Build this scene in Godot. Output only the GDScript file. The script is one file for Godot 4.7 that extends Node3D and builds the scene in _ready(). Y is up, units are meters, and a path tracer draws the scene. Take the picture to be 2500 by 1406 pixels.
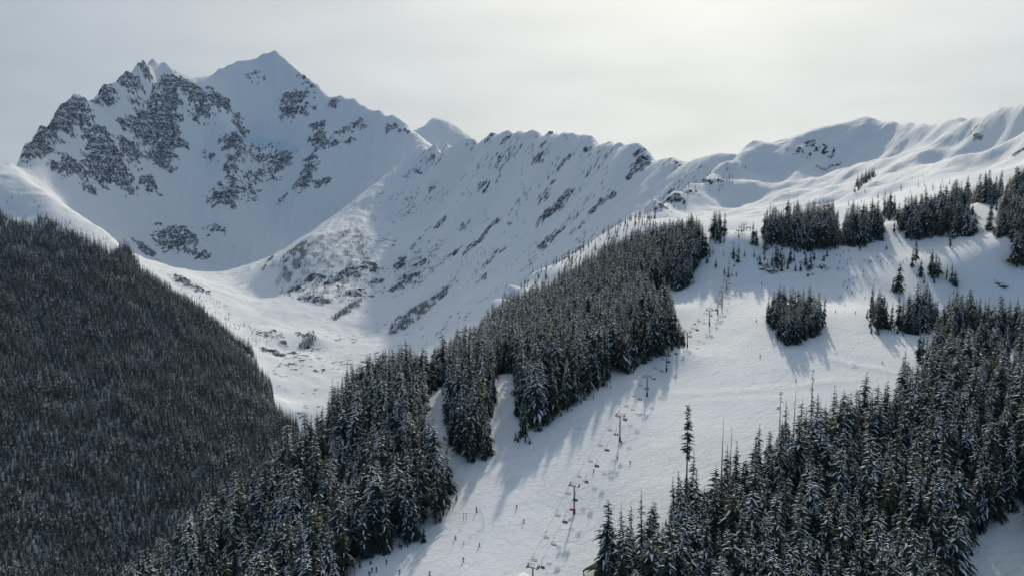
extends Node3D
# A winter morning above a ski run: a glaciated peak, a long snowy ridge, forested slopes and a chairlift.
# Metres, y up. The camera hovers at the origin and looks along -z.

const SUN_AZIMUTH := 13.5
const SUN_HEIGHT := 32.5

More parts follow.
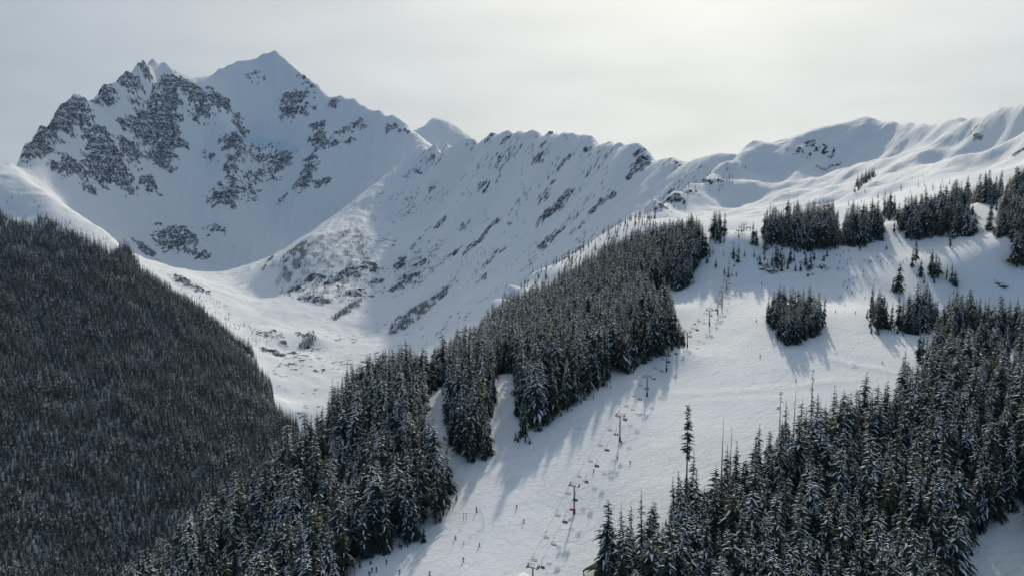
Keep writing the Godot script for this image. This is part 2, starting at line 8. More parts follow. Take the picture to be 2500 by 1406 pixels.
# Land surface: x, z, softness, weight of each shape point (a sum of rounded cones gives the height).
var shape_points := PackedFloat64Array([-2719.8, -4075.9, 9.2, -0.33793156, -2743.9, -4179.9, 9.4, -0.72015966, -2756.1, -4350.5, 9.6, -1.8114302, -2737.1, -4480, 9.8, -1.7282562, -2714.2, -4610.4, 10, -1.6504383, -2715.2, -4667.7, 10.1, -1.2219653, -2684.2, -4754.6, 10.2, -1.9106735, -2651.4, -4784.5, 10.2, -1.517403, -2621.1, -4835.3, 10.3, 0.074036919, -2606.5, -4956.4, 10.4, -1.5645825, -2576.5, -5028.3, 10.5, -0.81138504, -2541.8, -5124.2, 10.7, -1.3625409, -2509.2, -5229.2, 10.8, -0.7770819, -2513.4, -5282.6, 10.9, -1.1440458, -2497.2, -5400.6, 11.1, -2.0129245, -2452.5, -5475.9, 11.2, -1.1867285, -2377.5, -5563.3, 11.2, -0.25677103, -2322.6, -5640.5, 11.3, -0.057832565, -2250.7, -5723.4, 11.4, -0.31212283, -2205, -5848.1, 11.6, -0.79550455, -2163.7, -5906.2, 11.7, -0.50910041, -2106.9, -5969.1, 11.8, -0.6026595, -2060.2, -6017.1, 11.8, -0.34377383, -2015.1, -6053.4, 11.8, -0.17899734, -1952.2, -6089.7, 11.9, -0.98156766, -1862.3, -6123.1, 11.9, -1.1930862, -1784.5, -6114.9, 11.8, -0.70389066, -1718.5, -6092.3, 11.8, -1.0385586, -1617.5, -6068.1, 11.7, -0.77850868, -1516.8, -6042.5, 11.6, -0.66153536, -1437.3, -6010.5, 11.5, -0.048136491, -1308.3, -5958, 11.3, -0.62152786, -1202.1, -5898.8, 11.2, -0.67490127, -1110.9, -5825, 11, -0.45628321, -975.1, -5747.9, 10.9, -0.86415476, -856.6, -5665.6, 10.7, -0.86501938, -787, -5594.9, 10.5, -0.55470184, -757.7, -5528.3, 10.4, 0.059678625, -701.8, -5455, 10.3, -0.33018876, -2886.3, -4325.4, 51, 2.1340093, -2916.6, -4603.9, 53.5, 1.0865477, -2866.4, -4868.9, 55.5, 1.6353332, -2853.9, -4968.7, 56.3, -1.6349797, -2796.8, -5046.9, 56.7, 0.8449593, -2752.5, -5139.3, 57.3, 1.2511535, -2713.3, -5295.3, 58.5, 0.52984653, -2638.9, -5499.6, 60, 1.4328465, -2623.1, -5672.9, 61.5, -1.0014248, -2495.4, -5839.1, 62.5, 0.54553544, -2360.5, -6002.6, 63.5, 1.1007496, -2266.9, -6187.8, 64.9, 0.099810443, -2157.4, -6300.9, 65.6, -0.34519485, -2067.6, -6362.5, 65.9, 2.1173077, -2011.1, -6391, 66, -1.8315343, -1910.2, -6411.5, 65.9, -0.64612128, -1799.9, -6381, 65.3, 0.85563095, -1589.8, -6333.5, 64.3, 0.4738543, -1372.6, -6251.1, 63, 0.19701879, -1167.1, -6119.7, 61.3, 0.76124317, -901.4, -5962.2, 59.3, -0.10228499, -798.5, -5825.5, 57.8, 1.7427533, -2780.8, -3912.5, 50, -0.23377831, -2881.2, -3585.9, 48, 0.0013401996, -961.6, -7236.4, 37.5, -0.6372852, -859.1, -7350, 38, 0.14635374, -806, -7406.3, 38.2, -0.43741238, -744.6, -7462.9, 38.5, -0.96493376, -654.6, -7471.4, 38.5, 0.14239294, -552.5, -7429.5, 38.2, -0.44508911, -471, -7385, 38, -0.14416869, -387.8, -7289.7, 37.5, -0.13658272, -994.5, -7484.2, 75, 1.1840064, -833.1, -7654.8, 76.5, 0.015391069, -676.4, -7720.4, 77, -0.27553247, -486.9, -7634.5, 76, 0.91887253, -829.1, -6648.5, 69, 0.24673836, -614.9, -6671.7, 69, 0.12313794, -398.9, -6688.1, 69, 0.24194802, 0, -6500, 67, 0.016447556, -1635.5, -6703.4, 71, 0.55700615, -2393.1, -6790.7, 74, -0.14806482, -3113.7, -6045.3, 70, 0.23581255, -3478.3, -5132.4, 64, 0.11241981, -2680.4, -4216.1, 41.6, 0.47351368, -2676.9, -4404.3, 42.8, 0.67330804, -2676.3, -4573, 44, 2.0122535, -2637.4, -4730.9, 44.9, 3.1929038, -2623.6, -4265.8, 41.7, -0.09824649, -2543.3, -4531.4, 43.2, -0.27237398, -2550.1, -4325.6, 41.8, 0.62519616, -2423, -4562.1, 42.9, 0.21278418, -2289.7, -4624.5, 42.9, 0.16177464, -2132, -4646, 42.5, 0.37630048, -2547.4, -4790.5, 45, -0.80470121, -2491.5, -4767.4, 44.6, 0.67669634, -2413.4, -4777.7, 44.4, -0.77490332, -2339.9, -4797.8, 44.3, 0.51223736, -2451.4, -5010.8, 46.2, 0.24145454, -2358.1, -4987.3, 45.7, 0.39378009, -2256, -4923.3, 44.9, -0.21487633, -2574.2, -4905.1, 45.9, 1.30094, -2422, -5393.3, 48.9, 3.1199199, -2329.6, -5404.6, 48.7, -1.6175514, -2365.5, -5280.7, 47.9, 0.04220115, -2398.7, -5157.9, 47.1, 1.0967147, -2391.8, -5071.9, 46.5, 0.75624106, -2282.9, -5536.8, 49.5, 0.49049183, -2174, -5379.3, 48, 1.2067996, -2212.4, -5181.8, 46.7, -0.073766268, -2192.5, -4989.1, 45.2, 0.1224323, -2086.5, -5207.3, 46.5, 0.545717, -2067.3, -4935, 44.4, -0.16643445, -2143, -5584.5, 49.5, -0.42729964, -2012.4, -5493.2, 48.4, -0.51352659, -1922.6, -5436.8, 47.7, -2.0178198, -1911.5, -5311.5, 46.8, -0.63584969, -1904.6, -5201.6, 45.9, -0.56387313, -1913.3, -5061.2, 44.9, -0.309955, -2117.9, -5809.8, 51.1, 0.82587975, -2006.2, -5834.3, 51, 0.16394036, -1867.5, -5879, 50.9, -0.062460098, -1724.6, -5924.2, 51, -0.38640691, -1919.5, -5741.7, 50, 0.052392307, -1748.8, -5778.6, 49.9, 0.12963123, -1557.5, -5749, 49.3, -0.1671103, -1932.4, -5586.4, 48.9, 0.98843743, -1802.3, -5642.9, 49, -0.2976384, -1623.1, -5642.2, 48.6, 0.40298968, -1866.7, -5513.9, 48.2, 1.4719965, -1776.5, -5551.2, 48.2, -0.25078453, -1612.2, -5542.6, 47.8, 0.2000121, -1797.1, -5330.9, 46.6, 1.1693533, -1669.7, -5328.5, 46.3, 0.058765097, -1782.4, -5105.8, 44.9, 0.3950593, -1630, -5141.4, 44.7, 0.47722356, -1923.2, -6024.7, 52.2, 1.6780983, -1755, -6042.8, 51.9, 1.9388596, -1582.4, -5983.2, 51.1, 0.83291893, -1526.7, -5879.8, 50.2, 0.082846985, -1364.2, -5778.3, 49.1, 0.24651465, -1389.6, -5618.5, 47.9, -0.20892114, -1411.8, -5457.3, 46.7, -0.10221933, -1447.5, -5306.8, 45.6, -0.19445063, -1510.8, -5168.5, 44.7, -0.44940166, -1224.9, -5775.1, 48.8, 0.3572625, -1187.5, -5581.5, 47.3, 0.14555756, -1047.4, -5635.1, 47.5, 0.44035647, -1104, -5298.5, 44.9, 0.25369379, -1237.1, -5127.1, 43.8, -0.31471075, -869.7, -5450.4, 45.8, 0.22893879, -897.4, -5257.6, 44.3, -0.11585713, -1955, -4838.4, 43.3, 0.078673918, -1681.1, -4795.5, 42.3, -0.34787705, -1459.3, -4924.9, 42.7, 0.20109823, -1213, -5014, 42.9, 0.69490154, -1944.6, -4672.9, 42.1, 0.12499188, -1710.2, -4578.8, 40.7, 0.38869427, -1322.1, -3754, 41.8, 0.469213, -1400.4, -3639.9, 41, -0.10551655, -1505.2, -3434.7, 39.5, -0.17201339, -542.7, -4718.9, 14.8, -1.1451116, -462.9, -4576.6, 14.4, -3.9682855, -386.6, -4483.4, 14.1, -2.3433606, -320.1, -4388.3, 13.8, -0.52053867, -271.7, -4291.4, 13.5, -0.81128123, -222.4, -4224.1, 13.3, -1.1633912, -151.5, -4127.2, 13, -1.3527685, -110.1, -4058.5, 12.8, -0.73326171, -76.5, -3999.3, 12.6, -0.64485164, -37.8, -3949.8, 12.4, -0.028221588, -4.1, -3900, 12.3, -1.1367385, 20.5, -3859.9, 12.2, 0.53527915, 50.5, -3799.7, 12, -0.93400113, 106.1, -3698.5, 11.7, -0.86630885, 131.9, -3647.6, 11.5, -0.64533233, 182.8, -3545.3, 11.2, -0.84937984, 206.2, -3493.9, 11.1, -0.23661516, 248.5, -3411, 10.9, -0.69836374, 280.4, -3338.2, 10.7, -0.78252954, 312.5, -3265.1, 10.4, -0.77179658, 338.3, -3212.2, 10.3, -0.62220864, 357.7, -3169.9, 10.2, -0.40066174, 371.6, -3128, 10, 0.34649249, 385.7, -3096.1, 10, -0.50238547, 401.5, -3053.7, 9.8, -0.64184325, 426.8, -2969.5, 9.6, -1.0703587, 455.9, -2863.9, 9.3, -0.82300406, 474.4, -2810.2, 9.2, -0.71664971, 488.1, -2767.3, 9, -0.47993918, 498.7, -2734.9, 8.9, -0.37645261, 509, -2702.5, 8.8, -0.094162717, 524.2, -2648.6, 8.7, -0.42999137, 538.3, -2594.7, 8.5, -0.40097105, 548.6, -2551.7, 8.4, -0.21511915, 567.7, -2527, 8.4, -0.011673221, 591.3, -2501, 8.3, 0.04080486, 622.4, -2452.2, 8.2, -0.36651003, 647.2, -2404.4, 8.1, -0.23942249, 664.1, -2368.7, 8, -0.12329581, 680.9, -2322.2, 7.9, -0.86978525, -565.5, -4917.6, 49.5, 0.3868182, -403.8, -4682.6, 47, 1.2085666, -284.3, -4491, 45, 1.1082429, -158.8, -4327.1, 43.3, 0.79544728, -80.4, -4199.2, 42, 0.90889973, -24.1, -4129.9, 41.3, -0.2258958, 21.6, -4059.9, 40.6, 1.1838462, 111.9, -3898.4, 39, 0.62061541, 193.1, -3745, 37.5, 0.94499459, 263, -3610.4, 36.2, 0.77615951, 331.5, -3464.2, 34.8, 0.49164504, 380.2, -3368.6, 33.9, 0.70990708, 410.5, -3294.5, 33.2, 0.7299511, 455.2, -3167.5, 32, 0.73282784, 507.6, -3007.5, 30.5, 0.55780157, 534.6, -2931.7, 29.8, 0.78223953, 563, -2844.8, 29, 0.75729445, 590.6, -2747.2, 28.1, 0.80899013, 637.3, -2695.7, 27.7, 0.33165589, 699.2, -2597.5, 26.9, -0.12371965, 737.2, -2514.1, 26.2, 0.71160242, -460, -4536.7, 47.6, 5.1457817, -698.5, -4506.2, 47.6, -0.16785929, -575, -4291.7, 45.3, 0.31244648, -811.2, -4324.6, 46, -0.30888286, -809.4, -4070.3, 43.5, -0.21884124, -894.8, -3960.2, 42.6, -0.050213268, -1012.4, -3797.4, 41.3, -0.31822281, -1081.3, -3642.9, 40, -0.23460613, -1141.8, -3519.4, 39, -0.56822438, -665.6, -4126.7, 43.8, 0.37998483, -428.7, -3987, 42.1, 0.43312043, -332, -4136.7, 43.5, 0.67556351, -218, -4084.2, 42.9, 1.2942088, 0, -3600, 38, 0.7359045, -94, -3498.7, 37, 0.37135357, 173.4, -3245.4, 34.5, 0.59501584, 84.6, -3148.9, 33.5, 0.29168416, 313.6, -2933.3, 31.5, 0.66762249, 226.4, -2810.9, 30.2, 0.10767593, 430.5, -2685.7, 29.2, 0.49741912, 372.5, -2573.2, 28, 0.21687958, 489.2, -2472.1, 27.2, 0.23276747, -851.2, -3497.9, 38, -0.07845234, -673.2, -3556.9, 38.2, 0.074566438, -815.7, -3197.6, 35, -0.21306536, -642.5, -3196.1, 34.6, 0.12923839, -482, -3567.6, 38, 0.19616254, -461.6, -3146.3, 33.8, -0.015768515, -278.5, -3438.7, 36.5, 0.1206797, -283.9, -3076.9, 32.9, 0.12500082, -83.1, -3078.9, 32.8, -0.16116331, 78.7, -2918.9, 31.2, 0.32016796, -626.9, -2872.4, 31.4, 0.17066529, -473.1, -2891.6, 31.3, -0.062841653, -504, -2632.2, 28.8, 0.023715942, -344.1, -2869.4, 30.9, 0.27200722, -151.7, -2795.9, 30, -0.17065848, -1483, -3115, 36.5, 0.024005295, -1398.3, -3208.6, 37, -0.2292904, -1342.9, -3394, 38.5, 0.014083772, -1280.7, -3524.5, 39.5, 0.6741637, -1360.9, -3061.1, 35.5, 0.20567625, -1188.7, -2917.1, 33.5, 0.043383399, -1192.4, -3184.1, 36, -0.061016085, -1068.7, -3122.2, 35, 0.057440715, -1067.4, -3333.3, 37, 0.42303273, -888.4, -2970, 33, -0.16173086, -968.4, -2733.5, 31, 0.24259274, -895.2, -2737.3, 30.8, -0.30799185, -818.7, -2834.1, 31.5, 0.15837323, -722.1, -2757, 30.5, -0.33208248, -862.7, -2505.6, 28.5, -0.1101984, -790.5, -2581.7, 29, 0.24326542, -718.7, -2550.7, 28.5, -0.30507853, -684.5, -2663.5, 29.5, 0.25554768, -735.8, -2441.5, 27.5, 0.054729372, -737.5, -2315.4, 26.3, -0.2278713, -636.6, -2365.8, 26.5, -0.017641099, -578.6, -2514.3, 27.8, 0.044284199, -512.8, -2395.7, 26.5, -0.019748201, -675, -2230.1, 25.3, 0.14889194, -587.7, -2223.6, 25, -0.037378508, -608.9, -2166, 24.5, -0.37491503, -571.5, -1916.6, 22, 1.9439507, -462.2, -1739.7, 20, 2.7868307, -355.5, -1457.3, 17, 0.37806363, -428.6, -1437.5, 17, 0.61397094, -452, -1111.6, 14, 0.17747435, -480.8, -933.5, 12.5, 0.12060887, -502.6, -806.1, 11.5, 0.22276778, -556.2, -707.5, 11, 0.58473112, -372.9, -1964.9, 22, -0.44380796, -241.8, -1783.7, 20, -0.22395825, -162.1, -1993.4, 22, -0.050714202, -51.5, -1899.3, 21, -0.0015942791, 56.9, -2099.2, 23, 0.28095393, 154, -1893.7, 21, 0.1259906, -242.4, -1277.2, 15, -0.14106347, -174.6, -1288.2, 15, -0.034267666, -101.3, -1245.9, 14.5, 0.1872323, -35.2, -1299.5, 15, -0.34818651, 37.9, -1399.5, 16, -1.5131545, 121.6, -1495.1, 17, -1.6093023, 228.3, -1684.6, 19, -1.1371601, 354.2, -1866.7, 21, -0.79273671, 497.7, -2040.2, 23, -0.62927951, -1655.6, -2477.8, 19.1, 0.017856928, -1607.4, -2485.5, 19, -0.55255045, -1547.7, -2452.5, 18.6, -0.38329921, -1474.9, -2415.3, 18.2, -0.21253247, -1412.6, -2394.3, 17.9, -0.23557808, -1336.5, -2369, 17.5, -0.27371812, -1246.6, -2338.5, 17.1, -0.51439197, -1167.6, -2300.7, 16.7, -0.41157081, -1103.9, -2265.3, 16.3, 0.090900148, -1002.6, -2224.5, 15.8, -0.1141769, -892.2, -2184.9, 15.4, -0.42648784, -807.2, -2143, 14.9, -0.28159079, -723.7, -2098.7, 14.5, -2.3545842, -666.5, -2023, 14, -3.3883128, -624.1, -1921.2, 13.3, -1.1446275, -560.9, -1815.3, 12.6, -1.5290582, -495.8, -1709.6, 11.9, -2.6375579, -1766.7, -2644.1, 31.8, -0.023589126, -1654.4, -2621.6, 31, -0.08960328, -1514.3, -2566.6, 29.8, 0.58440004, -1340.7, -2515, 28.5, 0.13675044, -1191.5, -2445.1, 27.2, 0.80658098, -967.8, -2370, 25.6, 0.2351175, -772.6, -2240.5, 24.2, 1.2340732, -670.5, -2063.8, 22.2, 5.4566168, -537.6, -1853.6, 19.8, 0.92127696, -1738.9, -2444.6, 32, -0.0070015341, -1853.1, -2230.7, 31, -0.018687032, -1527.2, -2274.9, 29.4, 0.47262237, -1307.2, -1928.8, 25.3, 0.11157894, -1049.3, -1523.7, 20.5, -0.016675751, -863.3, -1226.7, 17, 0.14507561, -1266.3, -2132.3, 26.8, 0.10046764, -1105.6, -1844, 23.5, 0.093325232, -1023.2, -1981.4, 24.3, -0.076296481, -857.8, -1639.1, 20.5, 0.0085044307, -698, -1305.1, 16.8, 0.38938938, -841.2, -1924.1, 23, 0.12260453, -696.8, -1572.5, 19.2, 0.010091861, -689.5, -1845.4, 21.7, 0.044620409, -586.9, -1531.4, 18.4, 0.13122376, -613.2, -1368.9, 17, -0.28157351, -568.7, -1686.7, 19.8, 0.47363544, -507.7, -1496.2, 17.8, -0.74441506, -1479.7, -1760.8, 25, -0.062108046, -1201.3, -1406.9, 20.5, -0.10123156, -986.3, -1130.2, 17, -0.017444892, -640.3, -1073.6, 14.5, -0.2668555, -708.7, -968.3, 14, -0.17149319, 7.6, -253.9, 4.5, 0.017710876, 25.4, -298.9, 5, 0.086235595, 51.5, -352.3, 5.6, 0.055528879, 72.5, -398.5, 6, 0.095869652, 88.9, -428.9, 6.4, 0.22143405, 108.2, -461.5, 6.7, 0.24206974, 130.6, -497.1, 7.1, 0.018336674, 141.8, -518, 7.4, 0.10129711, 148.8, -532.6, 7.5, 0.018654414, 162.1, -569.4, 7.9, 0.084463811, -61.1, -271.5, 4.8, -0.38087994, -39.7, -282.8, 4.9, 0.045237935, -26.2, -313.6, 5.1, -0.10123062, -9.4, -340.3, 5.4, 0.04343993, 2.9, -354.8, 5.5, 0.049574296, 8.8, -314.4, 5.1, -0.041579939, -7.9, -281, 4.8, 0.025912307, -2.4, -432.5, 6.3, -0.046663425, -43.1, -424.5, 6.3, -0.15681553, -37.9, -359.9, 5.6, -0.11868651, -16.9, -338, 5.4, -0.038380821, -20.2, -301.1, 5, 0.035059827, 37.7, -379.6, 5.8, -0.012570384, 57.2, -417.3, 6.2, -0.091567652, 95.9, -449.7, 6.6, -0.36547406, 124.6, -347, 5.7, -0.012751326, 137, -383.4, 6.1, -0.016935873, 208.1, -404.2, 6.5, 0.0098765673, 152.1, -427.8, 6.5, -0.022151235, 212.4, -458.4, 7.1, -0.027878648, 36.3, -257.7, 4.6, -0.015533047, 66.4, -305.6, 5.1, -0.038339409, 40.5, -434.8, 6.4, -0.030384944, 200.3, -491, 7.3, -0.12688296, 88.5, -288.1, 5, -0.0039816841, 129.6, -311, 5.4, -0.0040124115, 177.2, -337.6, 5.8, 0.012048953, 233.1, -368.9, 6.4, -0.015985902, 171.4, -254.5, 5.1, -0.013295106, 132, -246.8, 4.8, 0.049570562, 75.7, -243.8, 4.6, 0.036747317, 207.3, -298.5, 5.6, -0.0028753223, 238.3, -346.1, 6.2, -0.0064865864, 239.7, -309.1, 5.9, 0.006117087, 188.8, -239.6, 5.1, 0.063276721, 113, -533.2, 7.5, -0.28445212, 134.8, -551.8, 7.7, -0.025371402, 187.4, -576.3, 8.1, 0.17660205, 220.4, -581.6, 8.2, 0.096108237, 247.6, -586.9, 8.4, 0.25056731, 172.5, -653.6, 8.8, -0.22255505, 185.9, -622.9, 8.5, -0.48858973, 204.9, -612.6, 8.5, 0.097641021, 231.7, -613.7, 8.6, -0.13846938, 261.9, -614.5, 8.7, -0.2001297, 189.3, -663.5, 8.9, -0.11756931, 207.5, -642.3, 8.8, 0.13449401, 265.8, -571.2, 8.3, -0.23345246, 232.8, -529.1, 7.8, 0.099557271, 314.9, -614, 8.9, 0.10460499, 293.2, -624.6, 8.9, 0.12907762, 320.5, -661.4, 9.4, 0.12468285, 299.7, -576.8, 8.5, 0.082439202, 333.8, -571.7, 8.6, -0.14364672, 360.3, -570.8, 8.8, -0.1036539, 376.9, -568.4, 8.8, -0.4461957, 296.6, -546.7, 8.2, -0.054289049, 323.2, -540.8, 8.3, 0.25206761, 346.9, -531.9, 8.4, 0.22153775, 378.7, -516, 8.4, 0.29134304, 274.1, -488.3, 7.6, 0.3064027, 290.4, -443.3, 7.3, -0.10074211, 257.1, -497.5, 7.6, -0.25285677, 305.8, -668.4, 9.4, -0.15367278, 354.6, -626.6, 9.2, 0.17844007, 396.8, -671.5, 9.8, 0.099884923, 430.4, -697.9, 10.2, -0.1905319, 451.7, -702.3, 10.3, -0.0077800728, 473, -706.3, 10.5, -0.085847588, 356, -682.8, 9.7, -0.21905082, 515.6, -688.3, 10.6, -0.17162515, 218.2, -759.3, 9.9, 0.20584653, 262.6, -745.1, 9.9, 0.065171377, 301.3, -741.1, 10, -0.12818879, 355.8, -772, 10.5, 0.1147105, 419.4, -773.6, 10.8, 0.2896198, 492, -789.2, 11.3, 0.41798185, 538.6, -794.7, 11.6, 0.33059967, -32.3, -779.3, 9.8, -0.85208812, -56.5, -687.7, 8.9, -0.8720783, -68.7, -596, 8, -0.053390146, -93.6, -531.8, 7.4, -0.27067187, -112.9, -487.1, 7, -0.17175038, -120.7, -454.2, 6.7, -0.022806059, -136.2, -407.9, 6.3, -0.22239692, -159.2, -377.8, 6.1, 0.072038827, -173.1, -360.6, 6, -0.0096619654, -192.8, -339, 5.9, 0.050898081, -215.2, -313.2, 5.8, -0.28716253, -37.2, -899.2, 9.8, 1.3314487, -66.3, -807.3, 8.9, 0.88824932, -82.5, -715.3, 8, 0.79527191, -114.4, -650, 7.4, 0.04887161, -140.1, -604, 7, -0.10640715, -151.5, -570.2, 6.7, 0.14395605, -174.2, -521.7, 6.3, 0.063443352, -205.8, -488.4, 6.1, 0.13853852, -225.1, -468.8, 6, 0.074145866, -252.1, -443.3, 5.9, 0.10130438, -283.1, -412.1, 5.8, -0.11168412, -46.8, -1129, 9.8, 1.0771971, -85.1, -1036.5, 8.9, 0.62321014, -108.8, -943.7, 8, 0.82265024, -154.3, -876.5, 7.4, -0.026588783, -192, -828, 7, -0.14980875, -210.6, -792.5, 6.7, 0.056142041, -247.1, -739.8, 6.3, -0.011638991, -295.2, -700.3, 6.1, 0.028344902, -324.6, -676.1, 6, -0.0019826054, -365.8, -643.3, 5.9, -0.038336027, -413.3, -601.7, 5.8, -0.25898578, -85.7, -287.5, 5, 0.1304503, -113, -277.9, 5, 0.028254797, -151.1, -293.4, 5.3, 0.26283802, -72.1, -332.3, 5.4, -0.0016850774, -89, -410.5, 6.2, -0.060173396, -45.7, -336.9, 5.4, 0.13915693, -26, -479.3, 6.8, 0.19047012, 14.1, -519.8, 7.2, 0.043144631, 48.6, -598, 8, 0.097369583, 0, -650, 8.5, 0.078093526, 91.3, -673.8, 8.8, 0.089887606, 121.2, -638.6, 8.5, 0.15921196, 92.8, -552.3, 7.6, 0.10462146, 61.6, -516.3, 7.2, 0.020469135, 0, -100, 3, 0.05945323, 54.9, -106.7, 3.2, -0.019384713, -54.9, -106.7, 3.2, 0.017683533, 0, -190, 3.9, 0.073000228, -57.2, -191.7, 4, -0.25242989, 57.2, -191.7, 4, 0.084487439, 98.9, -173.8, 4, -0.15215355, -105.3, -204.5, 4.3, 0.18875992, 0, 60, 3, -0.0028845228, 0, 300, 3, 0.016784276, 300, 60, 3, 0.023116865, -300, 60, 3, -0.14831929, 700, 0, 3, 0.016277338, 900, -400, 3, 0.085083753, -600, 0, 3, 0.15119031, 469.6, -1613, 9.4, -0.74118618, 419.2, -1554.5, 9.1, -0.75987184, 374.5, -1493.8, 8.7, -0.66881117, 334, -1441.8, 8.4, -0.73214594, 290.4, -1379.8, 8.1, -1.0321966, 239.9, -1308.2, 7.7, -1.2201171, 191.1, -1235.3, 7.2, -1.0485338, 159.9, -1179.2, 7, -0.34436492, 131.7, -1132.4, 6.7, -0.20672761, 106.3, -1094.9, 6.5, -0.13100388, 70.6, -1037.6, 6.2, -0.22955119, 48.6, -998.8, 6, -0.18364494, 24.4, -959.7, 5.8, -0.5208856, -8.7, -890, 5.5, -2.1322406, -24.3, -829.6, 5.2, -1.313118, 511.5, -1757.1, 18.8, 0.82099006, 411, -1639.3, 17.4, 0.49603054, 321.3, -1526.6, 16.1, 0.28868845, 214, -1383.5, 14.5, 0.29097089, 149.1, -1281.4, 13.4, 0.55612546, 80.8, -1187.3, 12.4, 0.32198573, 28.2, -1109.6, 11.6, -0.73210815, -28.7, -979.6, 10.3, -0.88937625, 581.3, -1997.1, 18.8, 0.25726403, 471.8, -1881.8, 17.4, 1.1266768, 372.8, -1771.2, 16.1, 1.0495563, 252.2, -1630.6, 14.5, 1.1391089, 178, -1529.7, 13.4, 1.2314457, 97.8, -1436.7, 12.4, 1.6211234, 34.6, -1359.6, 11.6, 1.1381434, -36.1, -1229.5, 10.3, -0.29217853, 487.7, -1628.5, 9.5, 0.16261323, 507.4, -1643.4, 9.6, -0.65907842, 524.7, -1648.5, 9.7, -0.24730875, 559.5, -1647.6, 9.7, 0.25186225, 581.9, -1639.8, 9.7, -0.049826829, 606.6, -1641.5, 9.8, -0.16617347, 633.9, -1631.1, 9.8, -0.12862029, 651.7, -1634.9, 9.8, 0.19447983, 677.5, -1646, 9.9, -0.30379361, 702, -1646.6, 10, -0.14714537, 738.1, -1641.7, 10, 0.20837872, 758, -1632.6, 10, -0.76102794, 764.6, -1618.5, 10, 0.32399559, 780.9, -1588.4, 9.8, -0.35785945, 796.2, -1558.4, 9.8, -0.3037792, 800.9, -1533.4, 9.7, -0.080744143, 798.4, -1489.5, 9.4, -0.27003045, 799, -1455.1, 9.3, -0.43446997, 800.2, -1408.6, 9.1, -0.50658746, 794.9, -1353.9, 8.9, -0.48782449, 787.8, -1299.9, 8.6, -0.50828377, 782.4, -1268.1, 8.4, -0.37786788, 778.6, -1235.1, 8.3, -0.55487989, 771.5, -1192.1, 8.1, -0.9458404, 767.5, -1158.9, 8, -1.0982145, 530.7, -1772.2, 19, -1.1607143, 570.2, -1791.5, 19.3, -0.65323261, 632.1, -1781.2, 19.4, 0.18476363, 688.3, -1771, 19.5, 0.59249955, 734.6, -1784.7, 19.8, -0.3878732, 799.6, -1778.5, 20, -0.32040324, 828.6, -1754.1, 19.9, -0.14220748, 864.5, -1691.9, 19.5, -0.17600315, 869.2, -1621.7, 18.9, 0.19845944, 874.3, -1539, 18.2, -0.0039873265, 865.5, -1428.2, 17.2, 0.40478079, 858.6, -1361.9, 16.6, 0.23405817, 850.3, -1283.9, 15.9, 0.78834713, 631.1, -2107.5, 19, 0.73931994, 676.3, -2125, 19.3, 0.056453336, 749.1, -2111, 19.4, 0.22939394, 815, -2097.2, 19.5, 0.24008183, 867.8, -2108.4, 19.8, -0.042713685, 943.1, -2097.8, 20, -0.02496621, 978.1, -2070.6, 19.9, -0.11093144, 1023.7, -2003.6, 19.5, 0.0054381755, 1034.6, -1930.2, 18.9, 0.13125855, 1047.1, -1843.3, 18.2, 0.04032014, 1046.9, -1727.5, 17.2, 0.23687361, 1045.3, -1658, 16.6, 0.048808393, 1043.6, -1575.7, 15.9, 0.49127399, 755.7, -1057.8, 15, -0.65559907, 760.6, -928.1, 14, -0.32464712, 491.7, -1533.1, 18.1, 0.66749916, 382.9, -1429.6, 16.8, 0.17045555, 328.6, -1360.9, 16, 0.55009311, 280.4, -1305.2, 15.3, 0.75023789, 229.4, -1218.6, 14.4, 0.75531672, 416, -1409.9, 16.7, 0.5833323, 493.2, -1416.6, 17, -0.038035444, 546.9, -1439.6, 17.4, 0.1654108, 386.6, -1241.2, 15, 0.019486353, 290.9, -1060.8, 13, -0.02711304, 405.4, -1161.3, 14.3, 0.10472402, 496, -1234, 15.3, 0.027904159, 540.8, -1558.9, 18.5, 0.1998028, 609.3, -1565.6, 18.8, 0.094271008, 695.1, -1573.3, 19.2, 0.1362948, 743, -1551.3, 19.2, 0.61854081, 543.2, -1494.3, 17.9, -0.17588285, 637.4, -1511.1, 18.4, 0.31103944, 736.4, -1442.9, 18.2, 0.67804914, 699.2, -1416.9, 17.8, -0.12586646, 641.1, -1389.2, 17.3, -0.16369795, 599.4, -1353.2, 16.8, 0.0097407337, 556.3, -1360.7, 16.7, 0.059535089, 642.1, -1266.5, 16.2, 0.10523277, 672.8, -1261.9, 16.3, -0.36369108, 550.8, -1144.3, 14.7, -0.10479267, 487.7, -1096.4, 14, 0.058307973, 561.2, -1049.4, 13.9, -0.051606648, 460.9, -976.7, 12.8, 0.084082198, 741.3, -1327, 17.2, 0.34022226, 742.6, -1268.6, 16.7, 0.60566407, 639.7, -1120.2, 14.9, -0.19984851, 555.2, -961.2, 13.1, -0.048891119, 743.2, -1192.4, 16.1, 1.7557094, 656.8, -1051.8, 14.4, 0.28758908, 739.5, -1129.4, 15.5, 0.97355298, 647.6, -986.4, 13.8, 0.27785019, 561.7, -875.3, 12.4, -0.0096503854, 418.2, -974, 12.6, -0.1420436, 458.4, -854.9, 11.7, 0.009858637, 482.3, -818.5, 11.5, -0.65887647, 152.9, -805.6, 10.2, -0.22038534, 186.4, -982.5, 12, 0.1598743, 111.5, -822.5, 10.3, -0.25537032, 134.3, -990.9, 12, 0.30745447, 66.5, -817.3, 10.2, 0.12638556, 73, -897, 11, 0.52693082, 20.3, -749.7, 9.5, 0.38148161, 159, -733, 9.5, -0.036956915, 23.3, -859.7, 10.6, 1.2431694, 235.5, -868.6, 11, 0.08893831, 315.8, -896, 11.5, 0.20377571])
const SHAPE_BASE := -24.403688
